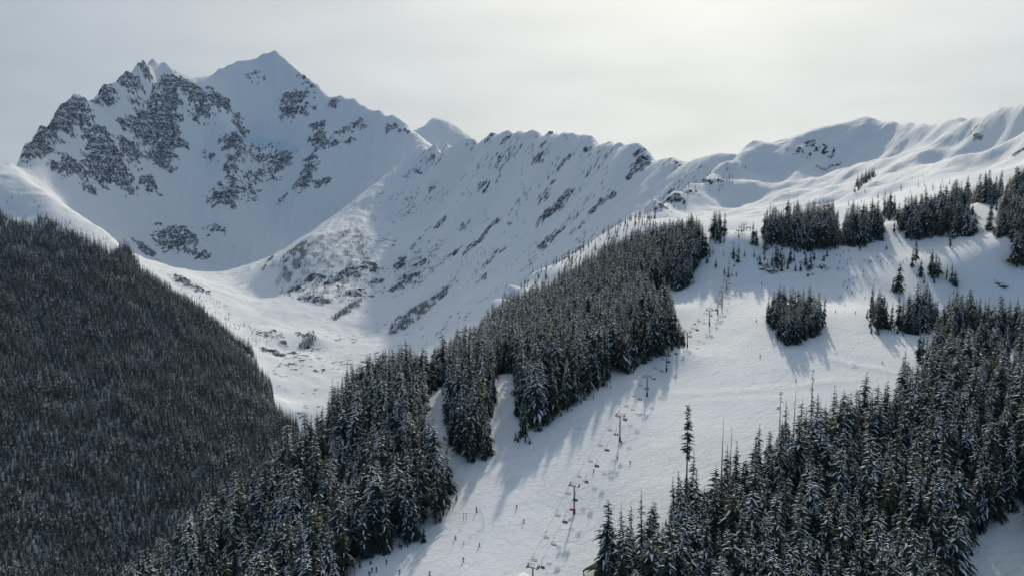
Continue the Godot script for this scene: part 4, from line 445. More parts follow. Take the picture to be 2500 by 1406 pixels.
func build_tile(k: int) -> void:
	var x0: float = tiles[k][0]
	var z0: float = tiles[k][1]
	var size: float = tiles[k][2]
	var n := 40
	var step := size / n
	var w := n + 3
	# rock spots that reach this tile
	var near := PackedInt32Array()
	for q in rock_spots.size() / 5:
		var r := rock_spots[q * 5 + 3] * 2.0
		if rock_spots[q * 5] > x0 - r and rock_spots[q * 5] < x0 + size + r and rock_spots[q * 5 + 2] > z0 - r and rock_spots[q * 5 + 2] < z0 + size + r:
			near.append(q)
	var flecked := z0 < -2200.0 and z0 > -4700.0 and x0 > -900.0
	var hs := PackedFloat32Array()
	hs.resize(w * w)
	var bare := PackedFloat32Array()
	bare.resize(w * w)
	for j in w:
		var z := z0 + (j - 1) * step
		for i in w:
			var x := x0 + (i - 1) * step
			var y := base_height(x, z)
			var m := 0.0
			var wx := x
			var wy := y
			if near.size():
				var far := sqrt(x * x + z * z) * 0.0065
				wx += n_strata.get_noise_3d(x * 0.55 / far, y * 0.55 / far, 3.0) * far * 2.4
				wy += n_strata.get_noise_3d(x * 0.55 / far, y * 0.55 / far, 9.0) * far * 2.4
			for q in near:
				var r := rock_spots[q * 5 + 3] * 1.75
				var d2 := ((wx - rock_spots[q * 5]) ** 2 + (wy - rock_spots[q * 5 + 1]) ** 2 + (z - rock_spots[q * 5 + 2]) ** 2) / (r * r)
				if d2 < 1.0:
					m = maxf(m, minf(1.0, (1.0 - d2) * 1.25) * rock_spots[q * 5 + 4])
			y += relief(x, z, y)
			if m > 0.0:
				var d := sqrt(x * x + z * z)
				var f := 1.0 / (22.0 if d > 4300.0 else (15.0 if d > 2300.0 else 8.0))
				var fold := n_ridge.get_noise_3d((x * 0.8 + y * 0.5) * f * 0.3, (y * 0.8 - x * 0.5) * f * 0.55, z * f * 0.3)
				y += fold * m * 0.0042 * d
				var v := n_strata.get_noise_3d((x * 0.8 + y * 0.6) * f * 0.45, (y * 0.8 - x * 0.6) * f, z * f * 0.5)
				var clump := n_strata.get_noise_3d((x * 0.8 + y * 0.6) * f * 0.12, (y * 0.8 - x * 0.6) * f * 0.3, z * f * 0.15 + 7.0)
				bare[j * w + i] = smoothstep(-0.06, 0.06, m * 1.1 - 0.62 - v * 1.25 - clump * 0.75)
			elif flecked:
				# scattered outcrops and buried scrub on the long ridge
				var grain_ := n_strata.get_noise_3d(x / 26.0, y / 15.0, z / 26.0)
				var patch := n_big.get_noise_2d(x * 1.3 + 500.0, z * 1.3)
				bare[j * w + i] = smoothstep(-0.05, 0.05, grain_ + patch * 0.6 - 0.53)
			hs[j * w + i] = y
	var at := PackedVector3Array()
	var normals := PackedVector3Array()
	var colors := PackedColorArray()
	var idx := PackedInt32Array()
	var m1 := n + 1
	at.resize(m1 * m1)
	normals.resize(m1 * m1)
	colors.resize(m1 * m1)
	for j in m1:
		for i in m1:
			var o := (j + 1) * w + i + 1
			var p := Vector3(x0 + i * step, hs[o], z0 + j * step)
			var e := j * m1 + i
			at[e] = p
			normals[e] = Vector3(hs[o - 1] - hs[o + 1], 2.0 * step, hs[o - w] - hs[o + w]).normalized()
			var tone := n_strata.get_noise_2d(p.x * 0.05, p.z * 0.05)
			var rock := Color(0.066, 0.068, 0.078) * (1.0 + 0.6 * tone)
			var snow := Color(0.74, 0.76, 0.78)
			if p.z < -4000.0 and p.x > -2900.0:
				var ice := 0.0
				for q in ice_spots.size() / 5:
					var d2 := p.distance_squared_to(Vector3(ice_spots[q * 5], ice_spots[q * 5 + 1], ice_spots[q * 5 + 2])) / ice_spots[q * 5 + 3] ** 2
					if d2 < 1.0:
						ice = maxf(ice, (1.0 - d2) * ice_spots[q * 5 + 4])
				if ice > 0.0:
					ice = clampf(ice * 1.2 + n_strata.get_noise_3d(p.x / 60.0, p.y / 14.0, p.z / 60.0) * 0.9 * ice, 0.0, 1.0)
					snow = snow.lerp(Color(0.40, 0.62, 0.72), ice)
			colors[e] = snow.lerp(rock, bare[o])
	var rock_at := PackedVector3Array()
	var rock_normals := PackedVector3Array()
	var rock_colors := PackedColorArray()
	for j in n:
		for i in n:
			var e := j * m1 + i
			for tri in [[e, e + 1, e + m1], [e + 1, e + m1 + 1, e + m1]]:
				var share := 0.0
				for q in tri:
					share += bare[(q / m1 + 1) * w + q % m1 + 1]
				if share < 1.3:
					idx.append_array(tri)
					continue
				var face: Vector3 = (at[tri[2]] - at[tri[0]]).cross(at[tri[1]] - at[tri[0]]).normalized()
				for q in tri:
					var p := at[q]
					rock_at.append(p)
					rock_normals.append((face * 2.0 + normals[q]).normalized())
					var tone := 1.0 + 0.35 * n_strata.get_noise_2d(p.x * 0.04, p.y * 0.04)
					rock_colors.append(Color(tone, tone, tone))
	# a skirt round the tile closes the seam to coarser neighbours
	var rim := PackedInt32Array()
	for i in n:
		rim.append(i)
	for j in n:
		rim.append(j * m1 + n)
	for i in n:
		rim.append(n * m1 + n - i)
	for j in n:
		rim.append((n - j) * m1)
	var first := at.size()
	for e in rim:
		at.append(at[e] + Vector3(0, -step * 1.2, 0))
		normals.append(normals[e])
		colors.append(colors[e])
	for q in rim.size():
		var a := rim[q]
		var b := rim[(q + 1) % rim.size()]
		var c := first + q
		var d := first + (q + 1) % rim.size()
		idx.append_array([a, c, b, b, c, d])
	lock.lock()
	tile_results[k] = [at, normals, colors, idx, rock_at, rock_normals, rock_colors]
	lock.unlock()

# ------------------------------------------------------------------ trees
# where trees stand: name of the wood and its outline (x, z)
var woods := [
	["left", PackedVector2Array([Vector2(-62, -273), Vector2(-55, -277), Vector2(-43, -285), Vector2(-35, -291), Vector2(-34, -296), Vector2(-28, -303), Vector2(-26, -312), Vector2(-29, -329), Vector2(-34, -343), Vector2(-41, -358), Vector2(-44, -378), Vector2(-46, -404), Vector2(-49, -452), Vector2(-43, -416), Vector2(-76, -533), Vector2(-93, -529), Vector2(-104, -501), Vector2(-115, -499), Vector2(-106, -399), Vector2(-112, -398), Vector2(-130, -390), Vector2(-173, -413), Vector2(-191, -400), Vector2(-210, -402), Vector2(-154, -258), Vector2(-81, -199), Vector2(-63, -232)])],
	["strip", PackedVector2Array([Vector2(-29, -356), Vector2(-21, -344), Vector2(-15, -337), Vector2(-10, -350), Vector2(-13, -364), Vector2(-9, -392), Vector2(-10, -415), Vector2(-9, -450), Vector2(-26, -479), Vector2(-34, -521), Vector2(-43, -418), Vector2(-43, -448), Vector2(-42, -477), Vector2(-34, -394), Vector2(-31, -359)])],
	["middle", PackedVector2Array([Vector2(4, -352), Vector2(10, -362), Vector2(17, -368), Vector2(25, -378), Vector2(31, -384), Vector2(36, -392), Vector2(42, -397), Vector2(53, -411), Vector2(56, -426), Vector2(67, -428), Vector2(73, -436), Vector2(81, -441), Vector2(89, -444), Vector2(97, -451), Vector2(107, -467), Vector2(107, -491), Vector2(107, -508), Vector2(97, -511), Vector2(104, -581), Vector2(113, -596), Vector2(125, -589), Vector2(133, -585), Vector2(138, -585), Vector2(145, -609), Vector2(152, -610), Vector2(157, -611), Vector2(161, -624), Vector2(164, -643), Vector2(168, -637), Vector2(173, -654), Vector2(182, -649), Vector2(173, -621), Vector2(162, -643), Vector2(180, -831), Vector2(173, -914), Vector2(157, -937), Vector2(128, -941), Vector2(99, -915), Vector2(71, -877), Vector2(42, -777), Vector2(21, -770), Vector2(0, -755), Vector2(-20, -748), Vector2(-33, -531), Vector2(-23, -479), Vector2(-8, -452), Vector2(-2, -445), Vector2(3, -423), Vector2(2, -380), Vector2(5, -376)])],
	["right", PackedVector2Array([Vector2(30, -260), Vector2(33, -263), Vector2(34, -261), Vector2(40, -263), Vector2(47, -260), Vector2(54, -260), Vector2(63, -287), Vector2(72, -286), Vector2(76, -282), Vector2(84, -295), Vector2(96, -299), Vector2(109, -312), Vector2(121, -323), Vector2(135, -328), Vector2(149, -336), Vector2(159, -337), Vector2(172, -338), Vector2(189, -364), Vector2(207, -360), Vector2(214, -356), Vector2(233, -355), Vector2(248, -358), Vector2(260, -330), Vector2(155, -197), Vector2(197, -278), Vector2(181, -272), Vector2(169, -264), Vector2(160, -256), Vector2(150, -244), Vector2(102, -172), Vector2(63, -179), Vector2(35, -207)])],
	["band", PackedVector2Array([Vector2(235, -492), Vector2(234, -481), Vector2(235, -473), Vector2(229, -457), Vector2(234, -452), Vector2(236, -448), Vector2(242, -447), Vector2(256, -460), Vector2(281, -491), Vector2(295, -496), Vector2(309, -494), Vector2(293, -459), Vector2(306, -457), Vector2(325, -454), Vector2(288, -410), Vector2(284, -425), Vector2(282, -440), Vector2(277, -451), Vector2(257, -443), Vector2(281, -494), Vector2(262, -489), Vector2(239, -464), Vector2(216, -448)])],
	["island", PackedVector2Array([Vector2(163, -479), Vector2(161, -471), Vector2(165, -466), Vector2(160, -451), Vector2(159, -445), Vector2(161, -440), Vector2(167, -439), Vector2(170, -445), Vector2(178, -445), Vector2(182, -452), Vector2(185, -452), Vector2(193, -465), Vector2(195, -474), Vector2(192, -483), Vector2(187, -492), Vector2(176, -496), Vector2(165, -487)])],
	["back", PackedVector2Array([Vector2(-53, -447), Vector2(-38, -444), Vector2(-25, -469), Vector2(-9, -455), Vector2(3, -455), Vector2(4, -560), Vector2(-30, -559), Vector2(-53, -517)])],
	["scattered", PackedVector2Array([Vector2(263, -608), Vector2(296, -623), Vector2(328, -628), Vector2(346, -610), Vector2(368, -583), Vector2(447, -687), Vector2(411, -721), Vector2(351, -719), Vector2(302, -697)])],
	["scattered", PackedVector2Array([Vector2(260, -538), Vector2(301, -573), Vector2(324, -571), Vector2(322, -555), Vector2(295, -544)])],
	["gap", PackedVector2Array([Vector2(224, -413), Vector2(249, -422), Vector2(257, -405), Vector2(272, -383), Vector2(243, -342), Vector2(221, -348), Vector2(208, -356), Vector2(206, -372)])],
	["upper", PackedVector2Array([Vector2(204, -612), Vector2(210, -612), Vector2(217, -613), Vector2(233, -658), Vector2(226, -657), Vector2(219, -658)])],
	["upper", PackedVector2Array([Vector2(215, -614), Vector2(225, -612), Vector2(235, -613), Vector2(261, -680), Vector2(249, -680), Vector2(239, -682)])],
	["upper", PackedVector2Array([Vector2(232, -609), Vector2(245, -608), Vector2(260, -608), Vector2(295, -689), Vector2(278, -689), Vector2(263, -691)])],
	["upper", PackedVector2Array([Vector2(269, -617), Vector2(282, -624), Vector2(296, -631), Vector2(316, -675), Vector2(302, -668), Vector2(288, -661)])],
	["upper", PackedVector2Array([Vector2(297, -645), Vector2(304, -643), Vector2(313, -644), Vector2(331, -680), Vector2(321, -679), Vector2(313, -681)])],
	["upper", PackedVector2Array([Vector2(416, -851), Vector2(417, -838), Vector2(421, -832), Vector2(431, -851), Vector2(427, -858), Vector2(426, -871)])],
	["upper", PackedVector2Array([Vector2(335, -660), Vector2(338, -656), Vector2(342, -656), Vector2(352, -676), Vector2(348, -676), Vector2(345, -680)])],
	["upper", PackedVector2Array([Vector2(334, -643), Vector2(341, -637), Vector2(350, -634), Vector2(378, -683), Vector2(368, -687), Vector2(359, -693)])],
	["upper", PackedVector2Array([Vector2(352, -637), Vector2(360, -626), Vector2(366, -612), Vector2(408, -680), Vector2(400, -695), Vector2(391, -707)])],
	["upper", PackedVector2Array([Vector2(474, -798), Vector2(420, -683), Vector2(426, -672), Vector2(447, -706), Vector2(441, -717), Vector2(495, -832)])],
	["upper", PackedVector2Array([Vector2(525, -823), Vector2(450, -686), Vector2(457, -677), Vector2(479, -710), Vector2(472, -719), Vector2(546, -856)])],
	["upper", PackedVector2Array([Vector2(372, -582), Vector2(378, -573), Vector2(389, -572), Vector2(425, -625), Vector2(413, -627), Vector2(407, -636)])],
	["upper", PackedVector2Array([Vector2(366, -552), Vector2(371, -549), Vector2(376, -547), Vector2(403, -587), Vector2(397, -589), Vector2(392, -592)])],
	["upper", PackedVector2Array([Vector2(306, -579), Vector2(308, -578), Vector2(310, -578), Vector2(316, -590), Vector2(314, -589), Vector2(312, -591)])],
	["upper", PackedVector2Array([Vector2(303, -561), Vector2(305, -560), Vector2(307, -561), Vector2(313, -571), Vector2(310, -570), Vector2(308, -571)])],
	["upper", PackedVector2Array([Vector2(313, -565), Vector2(315, -563), Vector2(318, -563), Vector2(327, -580), Vector2(325, -580), Vector2(322, -581)])],
	["hillside", PackedVector2Array([Vector2(-2163, -1856), Vector2(-1792, -2280), Vector2(-1527, -2275), Vector2(-1468, -2227), Vector2(-1411, -2206), Vector2(-1388, -2216), Vector2(-1414, -2270), Vector2(-1382, -2260), Vector2(-1345, -2245), Vector2(-1307, -2228), Vector2(-1267, -2223), Vector2(-1224, -2212), Vector2(-1170, -2214), Vector2(-1181, -2317), Vector2(-1112, -2278), Vector2(-1009, -2243), Vector2(-895, -2200), Vector2(-808, -2159), Vector2(-722, -2115), Vector2(-664, -2040), Vector2(-618, -1939), Vector2(-555, -1833), Vector2(-490, -1732), Vector2(-403, -1548), Vector2(-345, -1201), Vector2(-422, -1038), Vector2(-569, -999), Vector2(-742, -943), Vector2(-1025, -879)])],
	["knob", PackedVector2Array([Vector2(-1567, -2343), Vector2(-1503, -2358), Vector2(-1416, -2335), Vector2(-1322, -2276), Vector2(-1242, -2261), Vector2(-2230, -4266), Vector2(-1194, -2271), Vector2(-1243, -2251), Vector2(-1324, -2259), Vector2(-1397, -2285), Vector2(-1430, -2296), Vector2(-1428, -2232), Vector2(-1533, -2295)])],
	["shoulder", PackedVector2Array([Vector2(-1079, -3568), Vector2(-1049, -3671), Vector2(-1014, -3724), Vector2(-977, -3660), Vector2(-975, -3522), Vector2(-977, -3417), Vector2(-1008, -3393), Vector2(-1039, -3427)])],
	["shoulder", PackedVector2Array([Vector2(-478, -2873), Vector2(-474, -3000), Vector2(-416, -3063), Vector2(-337, -3108), Vector2(-254, -3128), Vector2(-234, -3064), Vector2(-308, -3016), Vector2(-383, -2932), Vector2(-432, -2880)])],
	["shoulder", PackedVector2Array([Vector2(-728, -3005), Vector2(-706, -3092), Vector2(-676, -3193), Vector2(-641, -3242), Vector2(-637, -3166), Vector2(-668, -3070), Vector2(-702, -2998)])],
	["shoulder", PackedVector2Array([Vector2(-757, -2645), Vector2(-764, -2750), Vector2(-740, -2797), Vector2(-709, -2728), Vector2(-723, -2649)])],
	["sparse", PackedVector2Array([Vector2(-986, -3696), Vector2(-892, -3854), Vector2(-782, -3929), Vector2(-673, -3557), Vector2(-690, -3260), Vector2(-822, -3153), Vector2(-953, -3384)])],
	["sparse", PackedVector2Array([Vector2(-282, -3362), Vector2(-158, -3262), Vector2(-67, -3127), Vector2(-58, -3049), Vector2(-185, -3108), Vector2(-255, -3135)])],
	["sparse", PackedVector2Array([Vector2(-1422, -3018), Vector2(-1361, -3139), Vector2(-1233, -3111), Vector2(-984, -2779), Vector2(-812, -2607), Vector2(-834, -2499), Vector2(-1003, -2668), Vector2(-1160, -2771)])],
	["sparse", PackedVector2Array([Vector2(-617, -2503), Vector2(-540, -2597), Vector2(-463, -2565), Vector2(-513, -2396)])],
	["sparse", PackedVector2Array([Vector2(-110, -2536), Vector2(-10, -881), Vector2(25, -940), Vector2(79, -980), Vector2(131, -1059), Vector2(170, -1086), Vector2(178, -1065), Vector2(116, -1019), Vector2(40, -921)])],
	["sparse", PackedVector2Array([Vector2(384, -1465), Vector2(460, -1567), Vector2(478, -1541), Vector2(422, -1462), Vector2(329, -1361)])],
	["spur", PackedVector2Array([Vector2(-24, -805), Vector2(24, -935), Vector2(69, -1008), Vector2(129, -1102), Vector2(187, -1196), Vector2(240, -1267), Vector2(186, -982), Vector2(148, -949), Vector2(100, -920), Vector2(59, -858), Vector2(19, -750), Vector2(-19, -640)])],
	["buttress", PackedVector2Array([Vector2(-986, -3696), Vector2(-892, -3854), Vector2(-782, -3929), Vector2(-642, -3598), Vector2(-609, -3350), Vector2(-679, -3204), Vector2(-777, -3107), Vector2(-867, -3128), Vector2(-1006, -3372), Vector2(-983, -3495)])],
	["buttress", PackedVector2Array([Vector2(-1142, -3520), Vector2(-1079, -3568), Vector2(-1013, -3400), Vector2(-893, -3101), Vector2(-1002, -3297)])],
	["buttress", PackedVector2Array([Vector2(-563, -3594), Vector2(-433, -3651), Vector2(-292, -3378), Vector2(-407, -3260), Vector2(-505, -3206)])],
	["ridge_clump", PackedVector2Array([Vector2(513, -1145), Vector2(560, -1237), Vector2(596, -1274), Vector2(611, -1283), Vector2(591, -1244), Vector2(541, -1173), Vector2(510, -1129)])],
	["ridge_sparse", PackedVector2Array([Vector2(450, -1149), Vector2(487, -1122), Vector2(551, -1144), Vector2(580, -1086), Vector2(555, -961), Vector2(574, -895), Vector2(559, -850), Vector2(503, -870), Vector2(445, -921), Vector2(401, -958)])],
	["ridge_sparse", PackedVector2Array([Vector2(281, -1343), Vector2(381, -1451), Vector2(430, -1491), Vector2(403, -1448), Vector2(320, -1354), Vector2(214, -1136)])],
	["headwall", PackedVector2Array([Vector2(205, -615), Vector2(214, -610), Vector2(233, -609), Vector2(257, -607), Vector2(246, -591), Vector2(225, -586), Vector2(201, -586), Vector2(194, -597)])],
	["headwall", PackedVector2Array([Vector2(166, -623), Vector2(183, -618), Vector2(193, -613), Vector2(205, -603), Vector2(231, -602), Vector2(254, -604), Vector2(246, -590), Vector2(224, -584), Vector2(199, -585), Vector2(178, -577), Vector2(161, -581), Vector2(156, -600)])],
	["gully", PackedVector2Array([Vector2(316, -560), Vector2(328, -561), Vector2(342, -559), Vector2(356, -549), Vector2(358, -536), Vector2(337, -539), Vector2(316, -544)])],
	["gully", PackedVector2Array([Vector2(291, -560), Vector2(317, -556), Vector2(309, -547), Vector2(274, -536)])]
]
# trees that stand alone: x, z, height
var lone_trees := [[375.2, -617.2, 17], [384.4, -611.5, 17], [382.8, -612.6, 9], [331.7, -659.7, 13], [345.5, -597.4, 15], [335.0, -636.8, 13], [279.0, -544.8, 24], [277.2, -548.5, 9], [194.8, -614.5, 20], [197.9, -613.7, 15], [203.2, -607.1, 14], [206.5, -591.2, 24], [219.1, -596.1, 15], [222.8, -597.7, 10], [203.6, -593.1, 12], [211.5, -591.8, 11], [325.1, -558.2, 15], [322.5, -560.5, 14], [325.8, -554.3, 14], [133.6, -586.5, 24], [129.0, -587.3, 20], [107.3, -507.8, 21], [106.7, -467.4, 11], [101.0, -459.9, 9], [66.5, -427.2, 13], [72.4, -436.2, 9], [78.2, -439.3, 8]]
# crest of the spur left of the snow ridge, lined with small trees
var crest_line := PackedVector2Array([Vector2(470, -1613), Vector2(419, -1554), Vector2(375, -1494), Vector2(334, -1442), Vector2(290, -1380), Vector2(240, -1308), Vector2(191, -1235), Vector2(160, -1179), Vector2(132, -1132), Vector2(106, -1095), Vector2(71, -1038), Vector2(49, -999), Vector2(24, -960), Vector2(-9, -890), Vector2(-24, -830)])

# how each wood grows: spacing, mean height, share of spots taken, far model
const WOOD := {
	"left": [5.0, 27.0, 0.93, false], "strip": [4.4, 26.0, 0.95, false], "middle": [5.0, 26.0, 0.95, false],
	"right": [4.7, 26.0, 0.95, false], "band": [3.8, 22.0, 0.97, false], "island": [3.7, 17.0, 1.0, false],
	"gap": [4.6, 22.0, 0.62, false], "upper": [4.2, 24.0, 0.95, false], "hillside": [7.0, 32.0, 0.985, true], "knob": [13.0, 12.0, 0.4, true],
	"shoulder": [5.6, 15.0, 0.95, true], "sparse": [11.0, 11.0, 0.5, true], "ridge_clump": [6.0, 14.0, 0.9, true],
	"back": [4.6, 25.0, 0.95, false], "scattered": [9.0, 13.0, 0.16, false], "buttress": [6.5, 12.0, 0.6, true], "spur": [8.0, 12.0, 0.4, true], "ridge_sparse": [20.0, 8.0, 0.22, true], "headwall": [5.0, 7.0, 0.36, false], "gully": [6.0, 3.0, 0.2, false],
}
var spots: Array = []          # [x, z, height, wood, edge distance]
var models: Array = []         # near tree meshes: {crown, snow, trunk}
var far_models: Array = []

func set_tree_materials() -> void:
	for k in 3:
		var m := plain("needles_%d" % k, [Color(0.024, 0.040, 0.027), Color(0.034, 0.042, 0.022), Color(0.017, 0.034, 0.033)][k], 0.75)
		m.backlight_enabled = true
		m.backlight = Color(0.10, 0.10, 0.05)
	plain("bark", Color(0.05, 0.042, 0.036), 0.9)
	plain("grey_wood", Color(0.13, 0.12, 0.11), 0.9)
	plain("branch_snow", Color(0.8, 0.82, 0.84), 0.8)

func mesh_of(at: PackedVector3Array, idx: PackedInt32Array, m: Material) -> ArrayMesh:
	var st := SurfaceTool.new()
	st.begin(Mesh.PRIMITIVE_TRIANGLES)
	for i in idx:
		st.add_vertex(at[i])
	st.generate_normals()
	st.set_material(m)
	return st.commit()

func trunk_mesh(tall: float, radius: float, sides: int, m: Material, lean := 0.0) -> ArrayMesh:
	var at := PackedVector3Array()
	var idx := PackedInt32Array()
	var rings := 6
	for j in rings + 1:
		var t := float(j) / rings
		for i in sides:
			var a := TAU * i / sides
			var r := radius * (1.0 - 0.93 * t) * (1.35 if j == 0 else 1.0)
			at.append(Vector3(cos(a) * r + lean * t * t, tall * t - (1.2 if j == 0 else 0.0), sin(a) * r))
	for j in rings:
		for i in sides:
			var e := j * sides + i
			var f := j * sides + (i + 1) % sides
			idx.append_array([e, e + sides, f, f, e + sides, f + sides])
	return mesh_of(at, idx, m)

# one bough: a drooping feather with a ridge and a ragged edge, and the snow that lies on it
func bough(r: RandomNumberGenerator, root: Vector3, turn: float, length: float, droop: float, wide: float, load_: float,
		at: PackedVector3Array, idx: PackedInt32Array, snow_at: PackedVector3Array, snow_idx: PackedInt32Array, cuts: int) -> void:
	var out := Vector3(cos(turn), 0, sin(turn))
	var side := Vector3(-sin(turn), 0, cos(turn))
	var first := at.size()
	var ridge: Array = []
	var half: Array = []
	for k in cuts + 1:
		var t := float(k) / cuts
		var y := 0.16 * length * t * (1.0 - t) * 2.0 - droop * length * t * t
		ridge.append(root + out * (length * t) + Vector3(0, y, 0) + side * r.randf_range(-0.05, 0.05) * length)
		var w := wide * length * (0.35 + 1.3 * t) * (1.0 - t * t * 0.92) * (1.0 if k % 2 == 1 else 0.62)
		half.append(maxf(w, 0.04))
	for k in cuts + 1:
		var fall := Vector3(0, -half[k] * r.randf_range(0.45, 0.85), 0)
		at.append(ridge[k])
		at.append(ridge[k] + side * half[k] * r.randf_range(0.7, 1.25) + fall - out * half[k] * 0.25)
		at.append(ridge[k] - side * half[k] * r.randf_range(0.7, 1.25) + fall - out * half[k] * 0.25)
	for k in cuts:
		var e := first + k * 3
		idx.append_array([e, e + 3, e + 1, e + 1, e + 3, e + 4, e, e + 2, e + 3, e + 2, e + 5, e + 3])
	if r.randf() > load_:
		return
	var s0 := snow_at.size()
	var from := r.randi_range(0, 1)
	var rows := 0
	for k in range(from, cuts + 1):
		var lift := Vector3(0, 0.05 + 0.035 * length * r.randf_range(0.3, 1.2), 0)
		var w: float = half[k] * r.randf_range(0.25, 0.75)
		var drop := Vector3(0, -w * 0.5, 0)
		snow_at.append(ridge[k] + lift)
		snow_at.append(ridge[k] + side * w + drop + lift * 0.55)
		snow_at.append(ridge[k] - side * w + drop + lift * 0.55)
		rows += 1
	for k in rows - 1:
		var e := s0 + k * 3
		snow_idx.append_array([e, e + 3, e + 1, e + 1, e + 3, e + 4, e, e + 2, e + 3, e + 2, e + 5, e + 3])

# a conifer 25 m tall; look: spread, foot of the crown, snow load, boughs per whorl, whorls, needles
func conifer(seed_: int, spread: float, foot: float, load_: float, per: int, whorls: int, cuts: int, needles: int, top := 0.99) -> Dictionary:
	var r := RandomNumberGenerator.new()
	r.seed = seed_
	var tall := 25.0
	var at := PackedVector3Array()
	var idx := PackedInt32Array()
	var snow_at := PackedVector3Array()
	var snow_idx := PackedInt32Array()
	var turn := 0.0
	for k in whorls:
		var t := (k + r.randf_range(-0.3, 0.3)) / whorls
		var y := lerpf(foot * tall, tall * top, clampf(t, 0.0, 1.0))
		var reach := spread * tall * (pow(1.0 - t, 0.66) * 0.93 + (0.05 if top > 0.95 else 0.22)) * (1.0 + 0.22 * sin(t * 17.0 + seed_)) * (0.75 if t < 0.06 else 1.0)
		var n := maxi(3, int(per * (1.0 - 0.4 * t)))
		for q in n:
			if r.randf() < 0.07:
				continue
			turn += TAU / n + r.randf_range(-0.4, 0.4)
			var length := reach * r.randf_range(0.6, 1.18)
			bough(r, Vector3(0, y + r.randf_range(-0.3, 0.3), 0), turn, length, lerpf(0.62, 0.2, t) * r.randf_range(0.7, 1.3), r.randf_range(0.26, 0.42), load_ * ((0.35 + 1.25 * t) if cuts > 2 else maxf(0.05, 2.0 * (t - 0.3))), at, idx, snow_at, snow_idx, cuts)
		turn += r.randf() * 0.8
	return {
		"crown": mesh_of(at, idx, materials["needles_%d" % needles]),
		"snow": mesh_of(snow_at, snow_idx, materials["branch_snow"]),
		"trunk": trunk_mesh(tall * minf(0.97, top + 0.05), 0.36, 6, materials["bark"]),
	}

func joined_mesh(d: Dictionary) -> ArrayMesh:
	var out := ArrayMesh.new()
	for k in ["crown", "snow", "trunk"]:
		if d[k].get_surface_count():
			out.add_surface_from_arrays(Mesh.PRIMITIVE_TRIANGLES, d[k].surface_get_arrays(0))
			out.surface_set_material(out.get_surface_count() - 1, d[k].surface_get_material(0))
	return out

func edge_distance(p: Vector2, line: PackedVector2Array) -> float:
	# distance to the lower rim of a wood, where young trees grow
	var best := 1e9
	for k in line.size():
		var q := Geometry2D.get_closest_point_to_segment(p, line[k], line[(k + 1) % line.size()])
		if (p - q).dot(p) > -0.6 * p.length() * p.distance_to(q):
			best = minf(best, p.distance_to(q))
	return best

func scatter() -> void:
	var r := RandomNumberGenerator.new()
	r.seed = 5
	for wood in woods:
		var how: Array = WOOD[wood[0]]
		var line: PackedVector2Array = wood[1]
		var box := Rect2(line[0], Vector2.ZERO)
		for p in line:
			box = box.expand(p)
		var gap: float = how[0]
		var near: bool = not how[3]
		for j in int(box.size.y / gap) + 2:
			for i in int(box.size.x / gap) + 2:
				var p := box.position + Vector2(i + (0.5 if j % 2 else 0.0), j) * gap + Vector2(r.randf_range(-0.42, 0.42), r.randf_range(-0.42, 0.42)) * gap
				var dice := r.randf()
				var tall := r.randfn(1.0, 0.3 if wood[0] in ["upper", "hillside", "island"] else 0.21)
				if dice > how[2] or not Geometry2D.is_point_in_polygon(p, line):
					continue
				if wood[0] in ["shoulder", "sparse", "knob", "buttress"] and n_mid.get_noise_2d(p.x * 1.6, p.y * 1.6) < (-0.12 if wood[0] == "shoulder" else 0.05):
					continue
				var edge := edge_distance(p, line) if near else 20.0
				var h: float = how[1] * clampf(tall, 0.55, 1.35)
				if near and not wood[0] in ["headwall", "gully", "island"]:
					h *= lerpf(0.55 + 0.35 * dice, 1.0, smoothstep(0.0, 7.0, edge))
				if wood[0] == "hillside":
					h *= (1.0 + 0.32 * n_mid.get_noise_2d(p.x, p.y)) * lerpf(1.0, 0.5, smoothstep(-150.0, 40.0, base_height(p.x, p.y)))
				spots.append([p.x, p.y, h, wood[0], edge])
		# saplings scattered outside the rim
		if near and not wood[0] in ["headwall", "gully", "island", "scattered", "back"]:
			for k in line.size():
				var a := line[k]
				var b := line[(k + 1) % line.size()]
				for q in int(a.distance_to(b) / 3.0):
					var p := a.lerp(b, r.randf()) + Vector2(r.randf_range(-3.0, 3.0), r.randf_range(-2.0, 3.5))
					if r.randf() < 0.6:
						spots.append([p.x, p.y, r.randf_range(1.5, 7.0), "rim", 0.0])
	for t in lone_trees:
		spots.append([t[0], t[1], float(t[2]), "lone", 0.0])
	for k in crest_line.size() - 1:
		var span := crest_line[k].distance_to(crest_line[k + 1])
		for q in int(span / 7.0):
			for n in 2:
				var p := crest_line[k].lerp(crest_line[k + 1], r.randf()) * (1.003 - 0.05 * pow(r.randf(), 2.0))
				if n_mid.get_noise_2d(p.x * 2.0, p.y * 2.0) > -0.12:
					spots.append([p.x, p.y, r.randf_range(3.0, 10.0), "crest", 20.0])

func numbered(called: String) -> String:
	var n: int = counts.get(called, 0)
	counts[called] = n + 1
	return called if n == 0 else "%s_%03d" % [called, n]

func thing(called: String, label: String, category: String, at := Vector3.ZERO, group := "") -> Node3D:
	var o := Node3D.new()
	o.name = numbered(called)
	o.set_meta("label", label)
	o.set_meta("category", category)
	if group:
		o.set_meta("group", group)
	add_child(o)
	o.position = at
	return o

func part(called: String, mesh: Mesh, parent: Node3D, m: Material = null) -> MeshInstance3D:
	var o := MeshInstance3D.new()
	o.name = called
	o.mesh = mesh
	if m:
		o.material_override = m
	parent.add_child(o, true)
	return o

